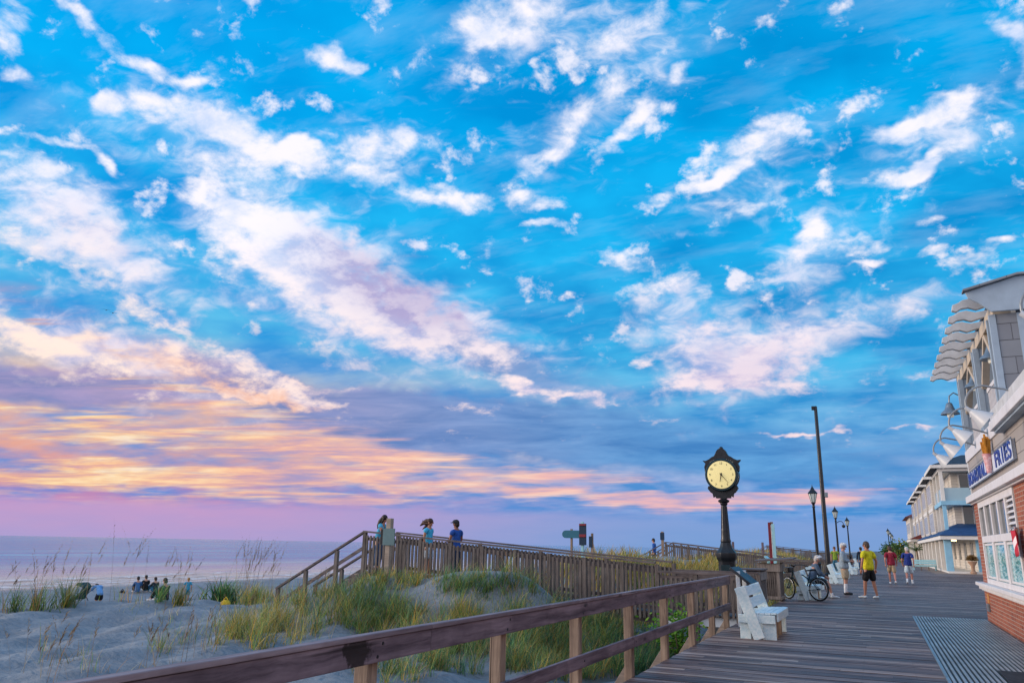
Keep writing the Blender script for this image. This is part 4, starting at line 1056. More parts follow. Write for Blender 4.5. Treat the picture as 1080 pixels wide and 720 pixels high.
TRIM = plain('white_trim', 'dcd9da', .5, .08, 4); TRIMB = plain('blue_grey_trim', '9fb0bf', .5, .1, 4); ROOFD = plain('dark_roof', '2f3a46', .7, .25, 3)
GLS, _k, _b = newmat('window_glass'); _b.inputs['Base Color'].default_value = (.02, .045, .055, 1); _b.inputs['Roughness'].default_value = .06; _b.inputs['Specular IOR Level'].default_value = .9
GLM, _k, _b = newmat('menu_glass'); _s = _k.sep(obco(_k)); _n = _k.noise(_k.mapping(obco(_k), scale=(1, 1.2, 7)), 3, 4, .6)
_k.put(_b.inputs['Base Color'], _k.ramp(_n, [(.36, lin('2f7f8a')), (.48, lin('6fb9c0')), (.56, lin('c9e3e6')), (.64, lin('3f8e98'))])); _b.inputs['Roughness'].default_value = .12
LAMPW = plain('white_enamel', 'c3c7cc', .35, .06, 6); GALV = plain('galvanised_pipe', '8f969c', .4, .15, 8, .4)
IVORY = plain('ivory_rafter', 'c9cacb', .6, .15, 4); BEAMW = plain('cream_beam', 'c9b9a4', .6, .12, 4)
XW = 2.18
def shop():
    t = thing('fry_shop', 'brick and shingle snack shop with an open upper porch at the right edge', 'shop', (4, 16, 0))
    Y1 = 21.72; Y0 = 4.0
    MB().box(XW, 10, Y0, Y1, -.2, .665).build('brick_base', BR, t)
    MB().box(XW+.01, 10, 20.75, Y1-.004, .86, 2.6).build('brick_pier', BR, t)
    MB().box(XW+.01, 10, Y0, 15.62, .86, 2.6).build('brick_pier', BR, t)
    MB().box(XW+.55, 10, 15.622, 20.748, .86, 2.6).build('inner_wall', plain('dark_room', '4c5a60', .9), t)
    m = MB(); m.box(XW-.15, 10.1, Y0, Y1+.12, .78, .855); m.box(XW-.09, 10.05, Y0, Y1+.07, .70, .778); m.box(XW-.04, 10.03, Y0, Y1+.03, .667, .698)
    m.build('sill', TRIM, t, .008)
    # bay window with transom
    w = MB(); wx = XW-.015
    ya, yb = 15.66, 20.72
    def bar(y0, y1, z0, z1, d=.07): w.box(wx, wx+d, y0, y1, z0, z1)
    bar(ya, yb, .858, .96); bar(ya, yb, 2.47, 2.598); bar(ya+.001, yb-.001, 1.72, 1.86, .08)
    n = 5; st = (yb-ya)/n; s3 = (yb-ya)/3
    for i in range(n+1):
        y = ya+st*i; bar(max(ya, y-.06), min(yb, y+.06), 1.861, 2.469, .075)
    for i in range(4):
        y = ya+s3*i; bar(max(ya, y-.11), min(yb, y+.11), .961, 1.719, .075)
    wf = w.build('window_frame', TRIM, t, .008)
    for i in range(n):
        y = ya+st*i
        if i != 0: g = MB(); g.box(wx+.05, wx+.056, y+.061, y+st-.061, 1.862, 2.468); g.build('pane', GLS, wf)
    for i in range(3):
        y = ya+s3*i
        g = MB(); g.box(wx+.05, wx+.056, y+.111, y+s3-.111, .962, 1.718); g.build('pane', GLM, wf)
        s = MB()     # slim inner sash of each lower light
        for yy in (y+.17, y+s3-.17): s.box(wx+.02, wx+.048, yy-.03, yy+.03, .98, 1.70)
        s.box(wx+.022, wx+.046, y+.201, y+s3-.201, .98, 1.02); s.box(wx+.022, wx+.046, y+.201, y+s3-.201, 1.66, 1.70); s.build('sash', TRIM, wf)
    lv = MB()
    for i in range(6): lv.bar((wx+.03, ya+.07, 1.92+i*.098), (wx+.03, ya+st-.07, 1.92+i*.098), .012, .06, (.6, 0, .8))
    MB().box(wx+.05, wx+.06, ya+.062, ya+st-.062, 1.863, 2.467).build('louvre_back', MAT['black'], t)
    lv.build('louvre', TRIM, t)
    m = MB(); m.box(XW-.13, 10, Y0, Y1+.10, 2.64, 2.79); m.box(XW-.05, 10, Y0, Y1+.04, 2.602, 2.638); m.build('fascia', TRIM, t, .008)
    MB().box(XW, 10, Y0, Y1, 2.792, 3.60).build('siding_wall', SID, t)
    MB().box(XW-.012, XW+.12, Y1-.12, Y1+.012, 2.793, 3.60).build('corner_board', IVORY, t, .004)
    # upper deck, its balcony and posts
    m = MB(); m.box(XW-.03, 10, 15.75, Y1+.03, 3.602, 3.86); m.build('upper_deck', TRIM, t, .008)
    m = MB(); m.box(XW-.20, 10, Y0, 15.748, 3.56, 3.72); m.build('balcony', TRIM, t, .01)
    m = MB(); m.box(XW-.14, 10, Y0, 15.70, 3.52, 3.558); m.build('soffit', TRIMB, t)
    m = MB(); m.box(XW-.17, 10, Y0, 15.72, 3.722, 3.90); m.build('deck_edge', IVORY, t, .006)
    pr = MB()
    for yA, yB in ((16.0, 17.95), (18.4, 21.2)):
        pr.box(XW+.12, XW+.17, yA, yB, 4.62, 4.70); pr.box(XW+.12, XW+.17, yA, yB, 3.98, 4.05)
        y = yA+.08
        while y < yB: pr.box(XW+.13, XW+.16, y-.02, y+.02, 4.051, 4.619); y += .16
    pr.build('porch_railing', TRIM, t)
    def post(x0, x1, y0, y1, shingle=True):
        c = MB(); c.box(x0, x1, y0, y1, 3.861, 5.58); o = c.build('porch_post', SHG if shingle else TRIMB, t)
        e = MB()
        for x in (x0, x1):
            for y in (y0, y1): e.box(x-.045 if x == x0 else x-.055, x+.055 if x == x0 else x+.045, y-.012 if y == y0 else y-.10, y+.10 if y == y0 else y+.012, 3.862, 5.575)
        e.build('corner_board', TRIMB, o)
    post(XW+.03, XW+.46, 15.42, 15.85); post(XW+.03, XW+.40, 18.05, 18.42, False); post(XW+.03, XW+.40, 21.3, 21.68, False)
    post(6.2, 6.6, 15.42, 15.85); post(6.2, 6.6, 21.3, 21.68, False)
    MB().box(XW+.05, XW+.33, 15.44, 22.3, 5.582, 5.80).build('porch_beam', BEAMW, t, .01)
    MB().box(6.25, 6.5, 15.3, 22.3, 5.582, 5.80).build('porch_beam', BEAMW, t, .01)
    # knee braces forming the pointed openings
    for y0 in (15.85, 18.42):
        y1 = {15.85: 18.05, 18.42: 21.3}[y0]; mid = (y0+y1)/2
        b = MB(); b.bar((XW+.12, y0+.02, 4.75), (XW+.12, mid-.03, 5.56), .09, .13, (1, 0, 0)); b.bar((XW+.12, y1-.02, 4.75), (XW+.12, mid+.03, 5.56), .09, .13, (1, 0, 0)); b.build('knee_brace', BEAMW, t, .006)
    # scroll-ended rafters over the boardwalk side
    for i in range(9):
        y = 15.65+i*.82
        pf = [(2.75, 5.99), (2.1, 5.92), (1.95, 5.97), (1.82, 5.95), (1.74, 5.90), (1.65, 5.87), (1.63, 5.77), (1.70, 5.74), (1.78, 5.79), (1.90, 5.80), (2.02, 5.75), (2.2, 5.803), (2.75, 5.803)]
        MB().prism(pf, y-.06, y+.06).build('rafter', IVORY, t, .008)
    r = MB(); r.add([(2.35, 15.335, 6.08), (2.75, 15.335, 6.22), (7, 15.335, 6.16), (2.35, 22.6, 6.08), (2.75, 22.6, 6.22), (7, 22.6, 6.16),
                     (2.35, 15.335, 6.14), (2.75, 15.335, 6.28), (7, 15.335, 6.22), (2.35, 22.6, 6.14), (2.75, 22.6, 6.28), (7, 22.6, 6.22)],
                    [(0, 1, 4, 3), (1, 2, 5, 4), (6, 7, 10, 9), (7, 8, 11, 10), (0, 1, 7, 6), (1, 2, 8, 7), (3, 4, 10, 9), (4, 5, 11, 10), (0, 3, 9, 6), (2, 5, 11, 8)])
    r.build('roof', ROOFD, t)
    e = MB(); e.prism([(1.80, 6.0), (2.65, 6.21), (7, 6.16), (7, 6.195), (2.65, 6.245), (1.80, 6.035)], 15.20, 15.42); e.build('roof_edge', SHG, t)
    g = MB(); g.prism([(1.84, 5.99), (2.65, 6.20), (6.96, 6.15), (6.8, 5.60), (2.2, 5.60), (2.02, 5.78), (1.88, 5.88)], 15.28, 15.33); g.build('gable_board', TRIMB, t, .006)
    # small boxes on the brick near the corner
    o = thing('outlet_box', 'small orange notice above a grey outlet box on the brick near the corner', 'outlet', (XW, 21.3, .4))
    MB().box(XW-.012, XW-.001, 20.9, 21.25, .42, .62).build('notice', plain('orange_notice', 'c98a48', .6, .25, 30), o); MB().box(XW-.05, XW-.001, 20.95, 21.18, .24, .40).build('box', MAT['steel'], o, .01)
    # red hanging flag at the window
    f = thing('hanging_flag', 'red flag with white strokes hanging beside the shop window', 'flag', (XW, 15.4, 1.5))
    v = []; fs = []
    for i in range(9):
        for j in range(7): v.append((XW-.08-.04*sin(i*.9)*(1-j/8), 15.75-.5*i/8, 1.90-.42*j/6-.03*sin(i*.6)))
    for i in range(8):
        for j in range(6): a = i*7+j; fs.append((a, a+1, a+8, a+7))
    fm, k, b = newmat('red_flag'); s = k.sep(obco(k)); st_ = k.m('FRACT', k.m('MULTIPLY', k.m('ADD', k.m('MULTIPLY', s[1], .9), s[2]), 2.6))
    k.put(b.inputs['Base Color'], k.mix(k.m('GREATER_THAN', st_, .68), lin('b8283c'), lin('ecdfe2'))); b.inputs['Roughness'].default_value = .8
    mb = MB(); mb.add(v, fs); c = mb.build('cloth', fm, f, smooth=60); c.modifiers.new('thick', 'SOLIDIFY').thickness = .006
    MB().tube([(XW-.08, 15.8, 1.91), (XW-.08, 15.2, 1.91)], .012, 6).build('rod', GALV, f)
    MB().tube([(XW, 15.6, 1.91), (XW-.08, 15.6, 1.91)], .012, 6).build('bracket', GALV, f)
shop()
def shop_sign():
    t = thing('shop_sign', 'blue BOARDWALK FRIES lettering on a white board with a cone of fries', 'sign', (XW, 18, 3.1))
    MB().box(XW-.05, XW-.002, 14.7, 21.5, 2.98, 3.30).build('sign_board', plain('sign_white', 'cfd8e6', .5, .06, 5), t, .006)
    fr = MB(); fr.box(XW-.06, XW-.051, 14.66, 21.54, 2.955, 2.979); fr.box(XW-.06, XW-.051, 14.66, 21.54, 3.301, 3.325); fr.box(XW-.06, XW-.051, 14.66, 14.699, 2.98, 3.30); fr.box(XW-.06, XW-.051, 21.501, 21.54, 2.98, 3.30)
    fr.build('border', plain('grey_border', '6d7684', .5), t)
    bl = plain('sign_blue', '1f3f96', .4, .1, 6)
    mt = lambda y, z: Matrix(((0, 0, -1, -.053), (-1, 0, 0, y-18), (0, 1, 0, z-3.1), (0, 0, 0, 1)))
    for body, yc, ln in (('BOARDWALK', 19.55, 3.65), ('FRIES', 15.78, 1.95)):
        n = len(body); wd = ln/n
        for i, ch in enumerate(body):
            o = text('letter', ch, .385, bl, t, mt(yc+ln/2-wd*(i+.5), 3.14), .012, 1.0, .004)
            w = o.dimensions.y or .2
            me = o.data; ys = [v.co.y for v in me.vertices]; c = (min(ys)+max(ys))/2; k = wd*.86/(max(ys)-min(ys))
            if ch == 'I': k = min(k, 1.6)
            for v in me.vertices: v.co.y = c+(v.co.y-c)*k
    cone = MB(); cone.lathe([(.045, 0), (.07, .24), (.09, .36)], (XW-.11, 17.22, 2.97), 14); cone.build('paper_cone', plain('pink_white_paper', 'd9c3c6', .6, .35, 16, second='c06a72'), t, smooth=40)
    f = MB(); rng = random.Random(4)
    for i in range(34):
        a = rng.uniform(0, 2*pi); r = rng.uniform(0, .07); h = rng.uniform(.16, .36)*(1.2-r*4)
        b0 = (XW-.11+r*cos(a)*.8, 17.22+r*sin(a)*.8, 3.30); f.bar(b0, (b0[0]+cos(a)*r*.45, b0[1]+sin(a)*r*.45, 3.30+h), .035, .035)
    f.build('fries', plain('golden_fries', 'c9882a', .6, .2, 20), t, .006)
shop_sign()
def goose_lamp(label, reach=1.0, rise=.55):
    t = thing('gooseneck_lamp', label, 'wall lamp', group='gooseneck lamps over the shop sign', world=False)
    # local: wall plane at x=0, lamp reaches towards -x
    pts = [(-.02, 0, -.02), (-.32, 0, .10)]+[(-.58+.27*cos(a), 0, -.10+.27*sin(a)) for a in np.linspace(radians(95), radians(195), 9)]
    e = pts[-1]
    MB().tube(pts, .016, 8).build('arm', GALV, t, smooth=60)
    MB().lathe([(.09, -.02), (.09, .01), (.05, .02)], (-.012, 0, 0), 12, 'x').build('wall_plate', GALV, t)
    dv = Vector((.75, 0, -.66)).normalized(); e = Vector(e)
    s = MB(); ps = [e-dv*.03, e+dv*.06, e+dv*.07, e+dv*.32]; s.tube(ps, [.03, .035, .045, .165], 20); s.build('shade', LAMPW, t, smooth=40)
    return t
gl = goose_lamp('second gooseneck lamp from the near end above the shop sign'); place(gl, (XW, 15.3, 3.76))
for y, z, l in ((17.4, 3.76, 'third gooseneck lamp from the near end above the shop sign'), (19.5, 3.78, 'farthest gooseneck lamp above the shop sign, near the word BOARDWALK'),
                (13.5, 3.80, 'nearest gooseneck lamp above the word FRIES')):
    dup(gl, (XW if y > 15 else XW+.10, y, z), 0, l)
up = dup(gl, (3.18, 12.0, 4.86), 0, 'large gooseneck lamp arching at the very right edge beside the upper porch'); up.scale = (1.3, 1.3, 1.3)
def bell_lamp(loc, label, arm):
    t = thing('bell_lamp', label, 'hanging lamp', loc, 'bell lamps of the upper porch')
    x, y, z = loc
    MB().lathe([(.22, -.20), (.20, -.15), (.12, -.08), (.09, .0), (.07, .07), (.03, .10)], loc, 16).build('shade', MAT['steel'], t, smooth=40)
    MB().lathe([(.07, -.27), (.08, -.21), (.05, -.17)], loc, 12).build('bulb', emit('frosted_bulb', 'd9d4c6', .25), t, smooth=40)
    if arm: MB().tube([(x, y, z+.09), (x+.02, y, z+.26), (x+.12, y, z+.34), (x+.24, y, z+.26), (x+.30, y, z+.05)], .018, 6).build('arm', GALV, t, smooth=60)
    else: MB().tube([(x, y, z+.09), (x, y, 5.60)], .015, 6).build('rod', GALV, t)
bell_lamp((XW+.16, 16.95, 5.30), 'bell lamp hanging in the nearer pointed porch opening', False)
bell_lamp((XW+.16, 19.85, 5.30), 'bell lamp hanging in the farther pointed porch opening', False)
bell_lamp((XW-.22, 21.85, 5.02), 'bell lamp on a hooked bracket at the far porch corner', True)

# ------------------------------------------------------------------ the inn farther along
def inn():
    t = thing('beach_inn', 'long pale three storey inn with balconies and a blue porch roof', 'inn', (8, 90, 0), None)
    WALL = siding_mat('pale_inn_siding', 'cbc5bb', 'd4cec4', .22, 3); CREAM = plain('cream_trim', 'e2e0da', .55, .07, 2)
    BLD = plain('drawn_blind', 'a3a8b0', .3, .12, .8)
    BLUE = plain('blue_metal_roof', '1f4a78', .75, .15, 2); PB = plain('pale_blue_trim', '8fc4de', .5, .1, 2)
    X0 = 5.0; Ya, Yb = 70.6, 128.0
    MB().box(6.9, 26, Ya, Yb, -.2, 2.9).build('ground_floor_wall', WALL, t)
    MB().box(X0+.9, 26, Ya+1.6, Yb, 2.9, 8.0).build('wall', WALL, t)
    # porch: deck, columns, roof
    MB().box(4.75, 12, 68.7, 104, -.1, .14).build('porch_floor', CREAM, t)
    m = MB(); m.add([(4.4, 68.2, 2.78), (13, 68.2, 2.78), (13, 72.3, 3.75), (6.0, 72.3, 3.75), (4.4, 68.2, 2.72), (13, 68.2, 2.72), (13, 72.3, 2.9), (6.0, 72.3, 2.9), (4.4, 106, 2.78), (6.0, 106, 3.75), (4.4, 106, 2.72), (6.0, 106, 2.9)],
                    [(0, 1, 2, 3), (0, 3, 9, 8), (4, 5, 6, 7), (0, 1, 5, 4), (0, 8, 10, 4), (4, 7, 11, 10), (8, 9, 11, 10), (3, 2, 6, 7)])
    m.build('porch_roof', BLUE, t)
    m = MB(); m.box(4.42, 13, 68.25, 68.5, 2.45, 2.715); m.box(4.42, 4.67, 68.502, 106, 2.45, 2.715); m.build('porch_fascia', CREAM, t)
    for x, y in [(4.9, 69.0), (7.0, 69.0), (9.1, 69.0), (11.2, 69.0)]+[(4.9, 69+5.2*i) for i in range(1, 8)]:
        c = MB(); c.box(x-.24, x+.24, y-.24, y+.24, .141, 2.449); c.build('porch_column', PB if (y == 69.0) else CREAM, t, .02)
    rl = MB()
    for xa, xb in ((7.3, 8.8), (9.4, 10.9)):
        rl.box(xa, xb, 68.98, 69.04, 1.0, 1.08); x = xa
        while x < xb: rl.box(x-.02, x+.02, 68.99, 69.03, .2, .999); x += .16
    rl.build('porch_railing', CREAM, t)
    for x in (7.4, 9.3): MB().box(x, x+1.3, Ya-.03, Ya-.002, .2, 2.35).build('door', plain('tan_door', 'b49a78', .6, .2, 3), t)
    for i in range(6):
        y = 72.6+5.2*i; MB().box(6.87, 6.898, y, y+1.6, .9, 2.3).build('window', GLS, t)
    lm = emit('porch_light', 'ffd68a', 9.0)
    for x, y in [(5.4, 69.6), (9.9, 69.4)]+[(5.1, 71.4+5.2*i) for i in range(4)]:
        MB().box(x-.16 if y > 69.5 else x-.8, x+.16 if y > 69.5 else x+.8, y-.08, y+.08, 2.36, 2.44).build('porch_light', lm, t)
    # bays of the upper storeys, each with a hipped roof
    L = 9.2
    for i in range(6):
        y0 = Ya+1.6+i*9.55; y1 = y0+6.3
        if i > 0: MB().box(X0, X0+.898, y0, y1, 2.92, 8.0).build('bay', WALL, t)
        r = MB(); a = .55; x0 = X0-a; ya, yb = (y0-a-(1.4 if i == 0 else 0), y1+a)
        r.add([(x0, ya, 8.02), (x0+9, ya, 8.02), (x0+9, yb, 8.02), (x0, yb, 8.02), (x0, ya, 8.2), (x0+9, ya, 8.2), (x0+9, yb, 8.2), (x0, yb, 8.2), (x0+2.6, (ya+yb)/2-.4, 9.35), (x0+9, (ya+yb)/2-.4, 9.35), (x0+2.6, (ya+yb)/2+.4, 9.35), (x0+9, (ya+yb)/2+.4, 9.35)],
              [(3, 2, 1, 0), (0, 1, 5, 4), (1, 2, 6, 5), (2, 3, 7, 6), (3, 0, 4, 7), (4, 5, 9, 8), (7, 10, 11, 6), (4, 8, 10, 7), (8, 9, 11, 10), (5, 6, 11, 9)])
        rf = r.build('roof', ROOFD, t)
        e = MB(); e.box(x0-.04, x0-.002, ya, yb, 7.96, 8.21); e.box(x0, x0+9, ya-.04, ya-.002, 7.96, 8.21); e.build('eave', CREAM, rf)
        b = MB(); b.box(X0-.06, X0-.002, y0-.05, y1+.05, 5.15, 5.45)
        if i > 0: b.build('storey_band', CREAM, t)
        for k in range(4):
            yy = y0+.5+k*1.45
            for z0 in (3.35, 5.9):
                if i == 0: continue
                f = MB(); f.box(X0-.05, X0-.003, yy-.08, yy+1.03, z0-.08, z0+1.72); fo = f.build('window', CREAM, t)
                MB().box(X0-.07, X0-.051, yy, yy+.95, z0, z0+1.62).build('pane', BLD, fo)
            if i > 0:
                MB().box(X0-.04, X0-.003, yy-.26, yy-.12, 2.93, 7.95).build('pilaster', CREAM, t)
    # corner balconies towards the viewer
    m = MB(); m.box(X0-.1, 12, Ya-.2, Ya+1.598, 5.1, 5.42); m.box(X0-.1, X0+.896, Ya+1.6, 78.4, 5.1, 5.42); m.build('balcony_floor', PB, t)
    m = MB(); m.box(X0-.05, 12, Ya-.15, Ya+1.59, 7.72, 8.0); m.box(X0-.05, X0+.89, Ya+1.6, 78.4, 7.72, 8.0); m.build('balcony_beam', CREAM, t)
    for x, y, z0, z1, mm in ((X0+.1, Ya, 3.2, 5.099, PB), (X0+.1, Ya, 5.421, 7.719, CREAM), (X0+2.9, Ya, 5.421, 7.719, CREAM), (X0+2.9, Ya, 3.2, 5.099, PB), (X0+.1, 74.4, 3.2, 5.099, CREAM), (X0+.1, 78.2, 3.2, 5.099, CREAM), (X0+.1, 74.4, 5.421, 7.719, CREAM), (X0+.1, 78.2, 5.421, 7.719, CREAM)):
        MB().box(x-.13, x+.13, y-.13, y+.13, z0, z1).build('balcony_post', mm, t, .01)
    gb, k, b = newmat('pale_balustrade'); b.inputs['Base Color'].default_value = lin('a9cbd8'); b.inputs['Roughness'].default_value = .2; b.inputs['Alpha'].default_value = .75
    for z in (5.43,):
        MB().box(X0+.24, X0+2.76, Ya-.02, Ya+.02, z, z+1.0).build('balustrade', gb, t); MB().box(X0+.06, X0+.1, Ya+.14, 74.2, z, z+1.0).build('balustrade', gb, t); MB().box(X0+.06, X0+.1, 74.6, 78, z, z+1.0).build('balustrade', gb, t)
        MB().box(X0+3.04, 12, Ya-.02, Ya+.02, z, z+1.0).build('balustrade', gb, t)
    for x in (6.5, 8.9):
        for z0 in (3.1, 5.5):
            f = MB(); f.box(x-.1, x+1.5, Ya+1.56, Ya+1.598, z0, z0+2.15); fo = f.build('window', CREAM, t); MB().box(x, x+.66, Ya+1.54, Ya+1.559, z0+.08, z0+2.05).build('pane', GLS, fo); MB().box(x+.74, x+1.4, Ya+1.54, Ya+1.559, z0+.08, z0+2.05).build('pane', GLS, fo)
    # two brick chimneys seen over the far roofs
    for y in (108, 120): MB().box(6.2, 7.2, y, y+1.1, 8.9, 10.2).build('chimney', BR, t)
    # second building
    u = thing('corner_house', 'farther pale house with a dark red roof beyond the inn', 'house', (6, 140, 0))
    MB().box(4.9, 20, 134, 152, -.2, 6.6).build('wall', WALL, u)
    REDR = plain('dark_red_roof', '7a3b38', .7, .2, 2)
    MB().add([(4.3, 133.4, 6.6), (20, 133.4, 6.6), (20, 152.6, 6.6), (4.3, 152.6, 6.6), (8, 141, 8.4), (20, 141, 8.4), (8, 145, 8.4), (20, 145, 8.4)], [(3, 2, 1, 0), (0, 1, 5, 4), (3, 6, 7, 2), (0, 4, 6, 3), (4, 5, 7, 6), (1, 2, 7, 5)]).build('roof', REDR, u)
    for i in range(4):
        for z0 in (1.2, 4.2):
            f = MB(); f.box(4.85, 4.897, 136+i*4, 137.6+i*4, z0, z0+1.7); fo = f.build('window', CREAM, u); MB().box(4.83, 4.849, 136.15+i*4, 137.45+i*4, z0+.1, z0+1.6).build('pane', GLS, fo)
    w = thing('red_awning_stand', 'low white kiosk with a dark red pitched roof beside the inn porch', 'kiosk', (4.6, 112, 0))
    MB().add([(3.7, 107.5, 3.0), (8, 107.5, 3.0), (8, 122, 3.0), (3.7, 122, 3.0), (5.9, 107.5, 3.95), (5.9, 122, 3.95)], [(0, 1, 2, 3), (0, 4, 5, 3), (1, 4, 5, 2), (0, 1, 4), (3, 2, 5)]).build('roof', REDR, w)
    m = MB(); m.box(3.75, 7.9, 107.6, 107.8, 2.72, 2.995); m.box(3.75, 3.95, 107.802, 121.9, 2.72, 2.995); m.build('fascia', CREAM, w)
    for y in (108, 112.6, 117.2, 121.6): MB().box(3.85, 4.1, y-.12, y+.12, 0, 2.718).build('post', CREAM, w)
    MB().box(4.6, 7.8, 108, 121, 0, 2.7).build('wall', WALL, w)
inn()
# plants and a planter by the inn
def planter():
    x, y = 6.35, 68.55
    t = thing('porch_planter', 'tan pedestal planter with dry rounded plant before the porch', 'planter', (x, y, 0))
    MB().lathe([(.2, 0), (.22, .1), (.13, .2), (.13, .55), (.3, .8), (.32, .9), (.1, .88)], (x, y, 0), 14).build('pedestal', plain('tan_urn', 'b08f78', .7, .2, 6), t, smooth=40)
    B = Blades(); B.parts = []
    n = 400; d = RNG.normal(0, 1, (n, 3)); d[:, 2] = np.abs(d[:, 2]); d /= np.linalg.norm(d, axis=1, keepdims=True); P = np.tile([x, y, .95], (n, 1)); sd_ = np.cross(d, RNG.normal(0, 1, (n, 3))); sd_ /= np.linalg.norm(sd_, axis=1, keepdims=True)
    C = np.array(DRY)[RNG.integers(0, 4, n)]*.7; B.raw([P, P+d*.25, P+d*.45], np.full(n, .05), C, sd_, [.4, 1, .2]); B.build('foliage', t)
planter()
for i, (x, y, r, h, pal, l) in enumerate(((3.4, 128, 1.5, 2.5, GREEN+GOLD[:1]+DARK[:2], 'rounded yellow green shrub at the far end of the boardwalk'), (5.0, 120, 1.3, 2.4, GREEN+DARK[:1], 'green shrub behind the man in blue'),
                                 (2.5, 150, 1.4, 2.4, DARK+GREEN[:2], 'dark green shrub farthest down the boardwalk'))):
    leaf_bush('garden_shrub', l, 'shrub', (x, y, 0), r, h, 1300, pal, .38, 'shrubs beside the inn', 12)
def palm(x, y, h, label):
    t = thing('palm_plant', label, 'palm', (x, y, 0), None)
    MB().tube([(x, y, 0), (x+.05, y, h*.5), (x, y, h)], [.12, .1, .09], 8).build('trunk', MAT['wood_post'], t)
    B = Blades()
    for i in range(15):
        az = 2*pi*i/15+RNG.uniform(-.2, .2); t0 = RNG.uniform(.2, 1.0); L = RNG.uniform(1.2, 1.8); p = np.array([[x, y, h]]); pts = [p]
        for k in range(7):
            a = t0+1.5*((k+.5)/7); pts.append(pts[-1]+np.array([[sin(a)*cos(az), sin(a)*sin(az), cos(a)]])*L/7)
        B.raw(pts, np.array([.05]), np.array([GREEN[0]]), np.array([[-sin(az), cos(az), 0.]]))
        for k in range(1, 8):
            for s in (-1, 1):
                for q in (0, .5):
                    b0 = pts[k-1]*(1-q)+pts[k]*q; dv = np.array([[-sin(az)*s+cos(az)*.7, cos(az)*s+sin(az)*.7, -.35]])*.34
                    B.raw([b0, b0+dv*.5, b0+dv], np.array([.07]), np.array([GREEN[k % 4]])*.9, np.array([[cos(az), sin(az), 0.]]), [.6, 1, .1])
    B.build('crown', t)
palm(4.1, 103, 1.7, 'small palm plant with arching fronds between the inn porch and the shrubs')
# ------------------------------------------------------------------ people
SKIN = {}
def fabric(c, rough=.85):
    k = ('f', c)
    if k not in SKIN:
        m = SKIN[k] = plain('cloth_'+str(len(SKIN)), c, rough, .2, 14, bmp=0)
        q = NT(m.node_tree); co = obco(q)           # soft folds in the cloth
        fo = q.noise(q.mapping(co, rot=(.3, .2, .5), scale=(1, 1, .45)), 11, 3, .5, 1.2)
        bump(q, m.node_tree.nodes['Principled BSDF'], fo, 1.0, .035)
    return SKIN[k]
def skin_mat(c):
    if c not in SKIN: SKIN[c] = plain('skin_'+str(len(SKIN)), c, .5, .08, 20, bmp=0)
    return SKIN[c]
def skinned(name, chains, mat, parent, sub=1, extra=None, root=0):
    """one continuous surface grown round chains of (point, radius); shared points join"""
    idx = {}; V = []; R = []; E = []
    for ch in chains:
        prev = None
        for p, r in ch:
            key = tuple(round(c, 4) for c in p)
            if key not in idx: idx[key] = len(V); V.append(p); R.append(r if hasattr(r, '__len__') else (r, r))
            i = idx[key]
            if prev is not None and prev != i: E.append((prev, i))
            prev = i
    me = bpy.data.meshes.new(name); me.from_pydata(V, E, []); o = bpy.data.objects.new(name, me); COL.objects.link(o)
    md = o.modifiers.new('skin', 'SKIN'); md.use_smooth_shade = True; md.branch_smoothing = .6
    sv = me.skin_vertices[0].data
    for i, r in enumerate(R): sv[i].radius = r; sv[i].use_root = (i == root)
    o.modifiers.new('sub', 'SUBSURF').levels = sub; o.modifiers['sub'].render_levels = sub
    dg = bpy.context.evaluated_depsgraph_get(); m2 = bpy.data.meshes.new_from_object(o.evaluated_get(dg))
    bpy.data.objects.remove(o)
    if extra is not None:
        bm = bmesh.new(); bm.from_mesh(m2)
        e2 = bpy.data.meshes.new('x'); e2.from_pydata(extra.v, [], extra.f); bm.from_mesh(e2); bpy.data.meshes.remove(e2)
        bmesh.ops.recalc_face_normals(bm, faces=bm.faces); bm.to_mesh(m2); bm.free()
    for p in m2.polygons: p.use_smooth = True
    m2.materials.clear(); m2.materials.append(mat)
    o = bpy.data.objects.new(name, m2); COL.objects.link(o); o.parent = parent
    return o
def lerp(a, b, t): return tuple(a[i]+(b[i]-a[i])*t for i in range(3))
BASE = dict(pel=(0, 0, .93), wst=(0, 0, 1.10), cst=(0, .0, 1.30), nkb=(0, -.01, 1.45), nk=(0, .005, 1.51), hd=(0, .03, 1.61),
            shL=(-.185, -.01, 1.405), shR=(.185, -.01, 1.405), elL=(-.245, -.04, 1.13), elR=(.245, -.04, 1.13), wrL=(-.245, .05, .89), wrR=(.245, .05, .89),
            hpL=(-.09, 0, .90), hpR=(.09, 0, .90), knL=(-.10, .02, .50), knR=(.10, .02, .50), anL=(-.10, -.02, .085), anR=(.10, -.02, .085), toL=(-.12, .16, .035), toR=(.12, .16, .035))
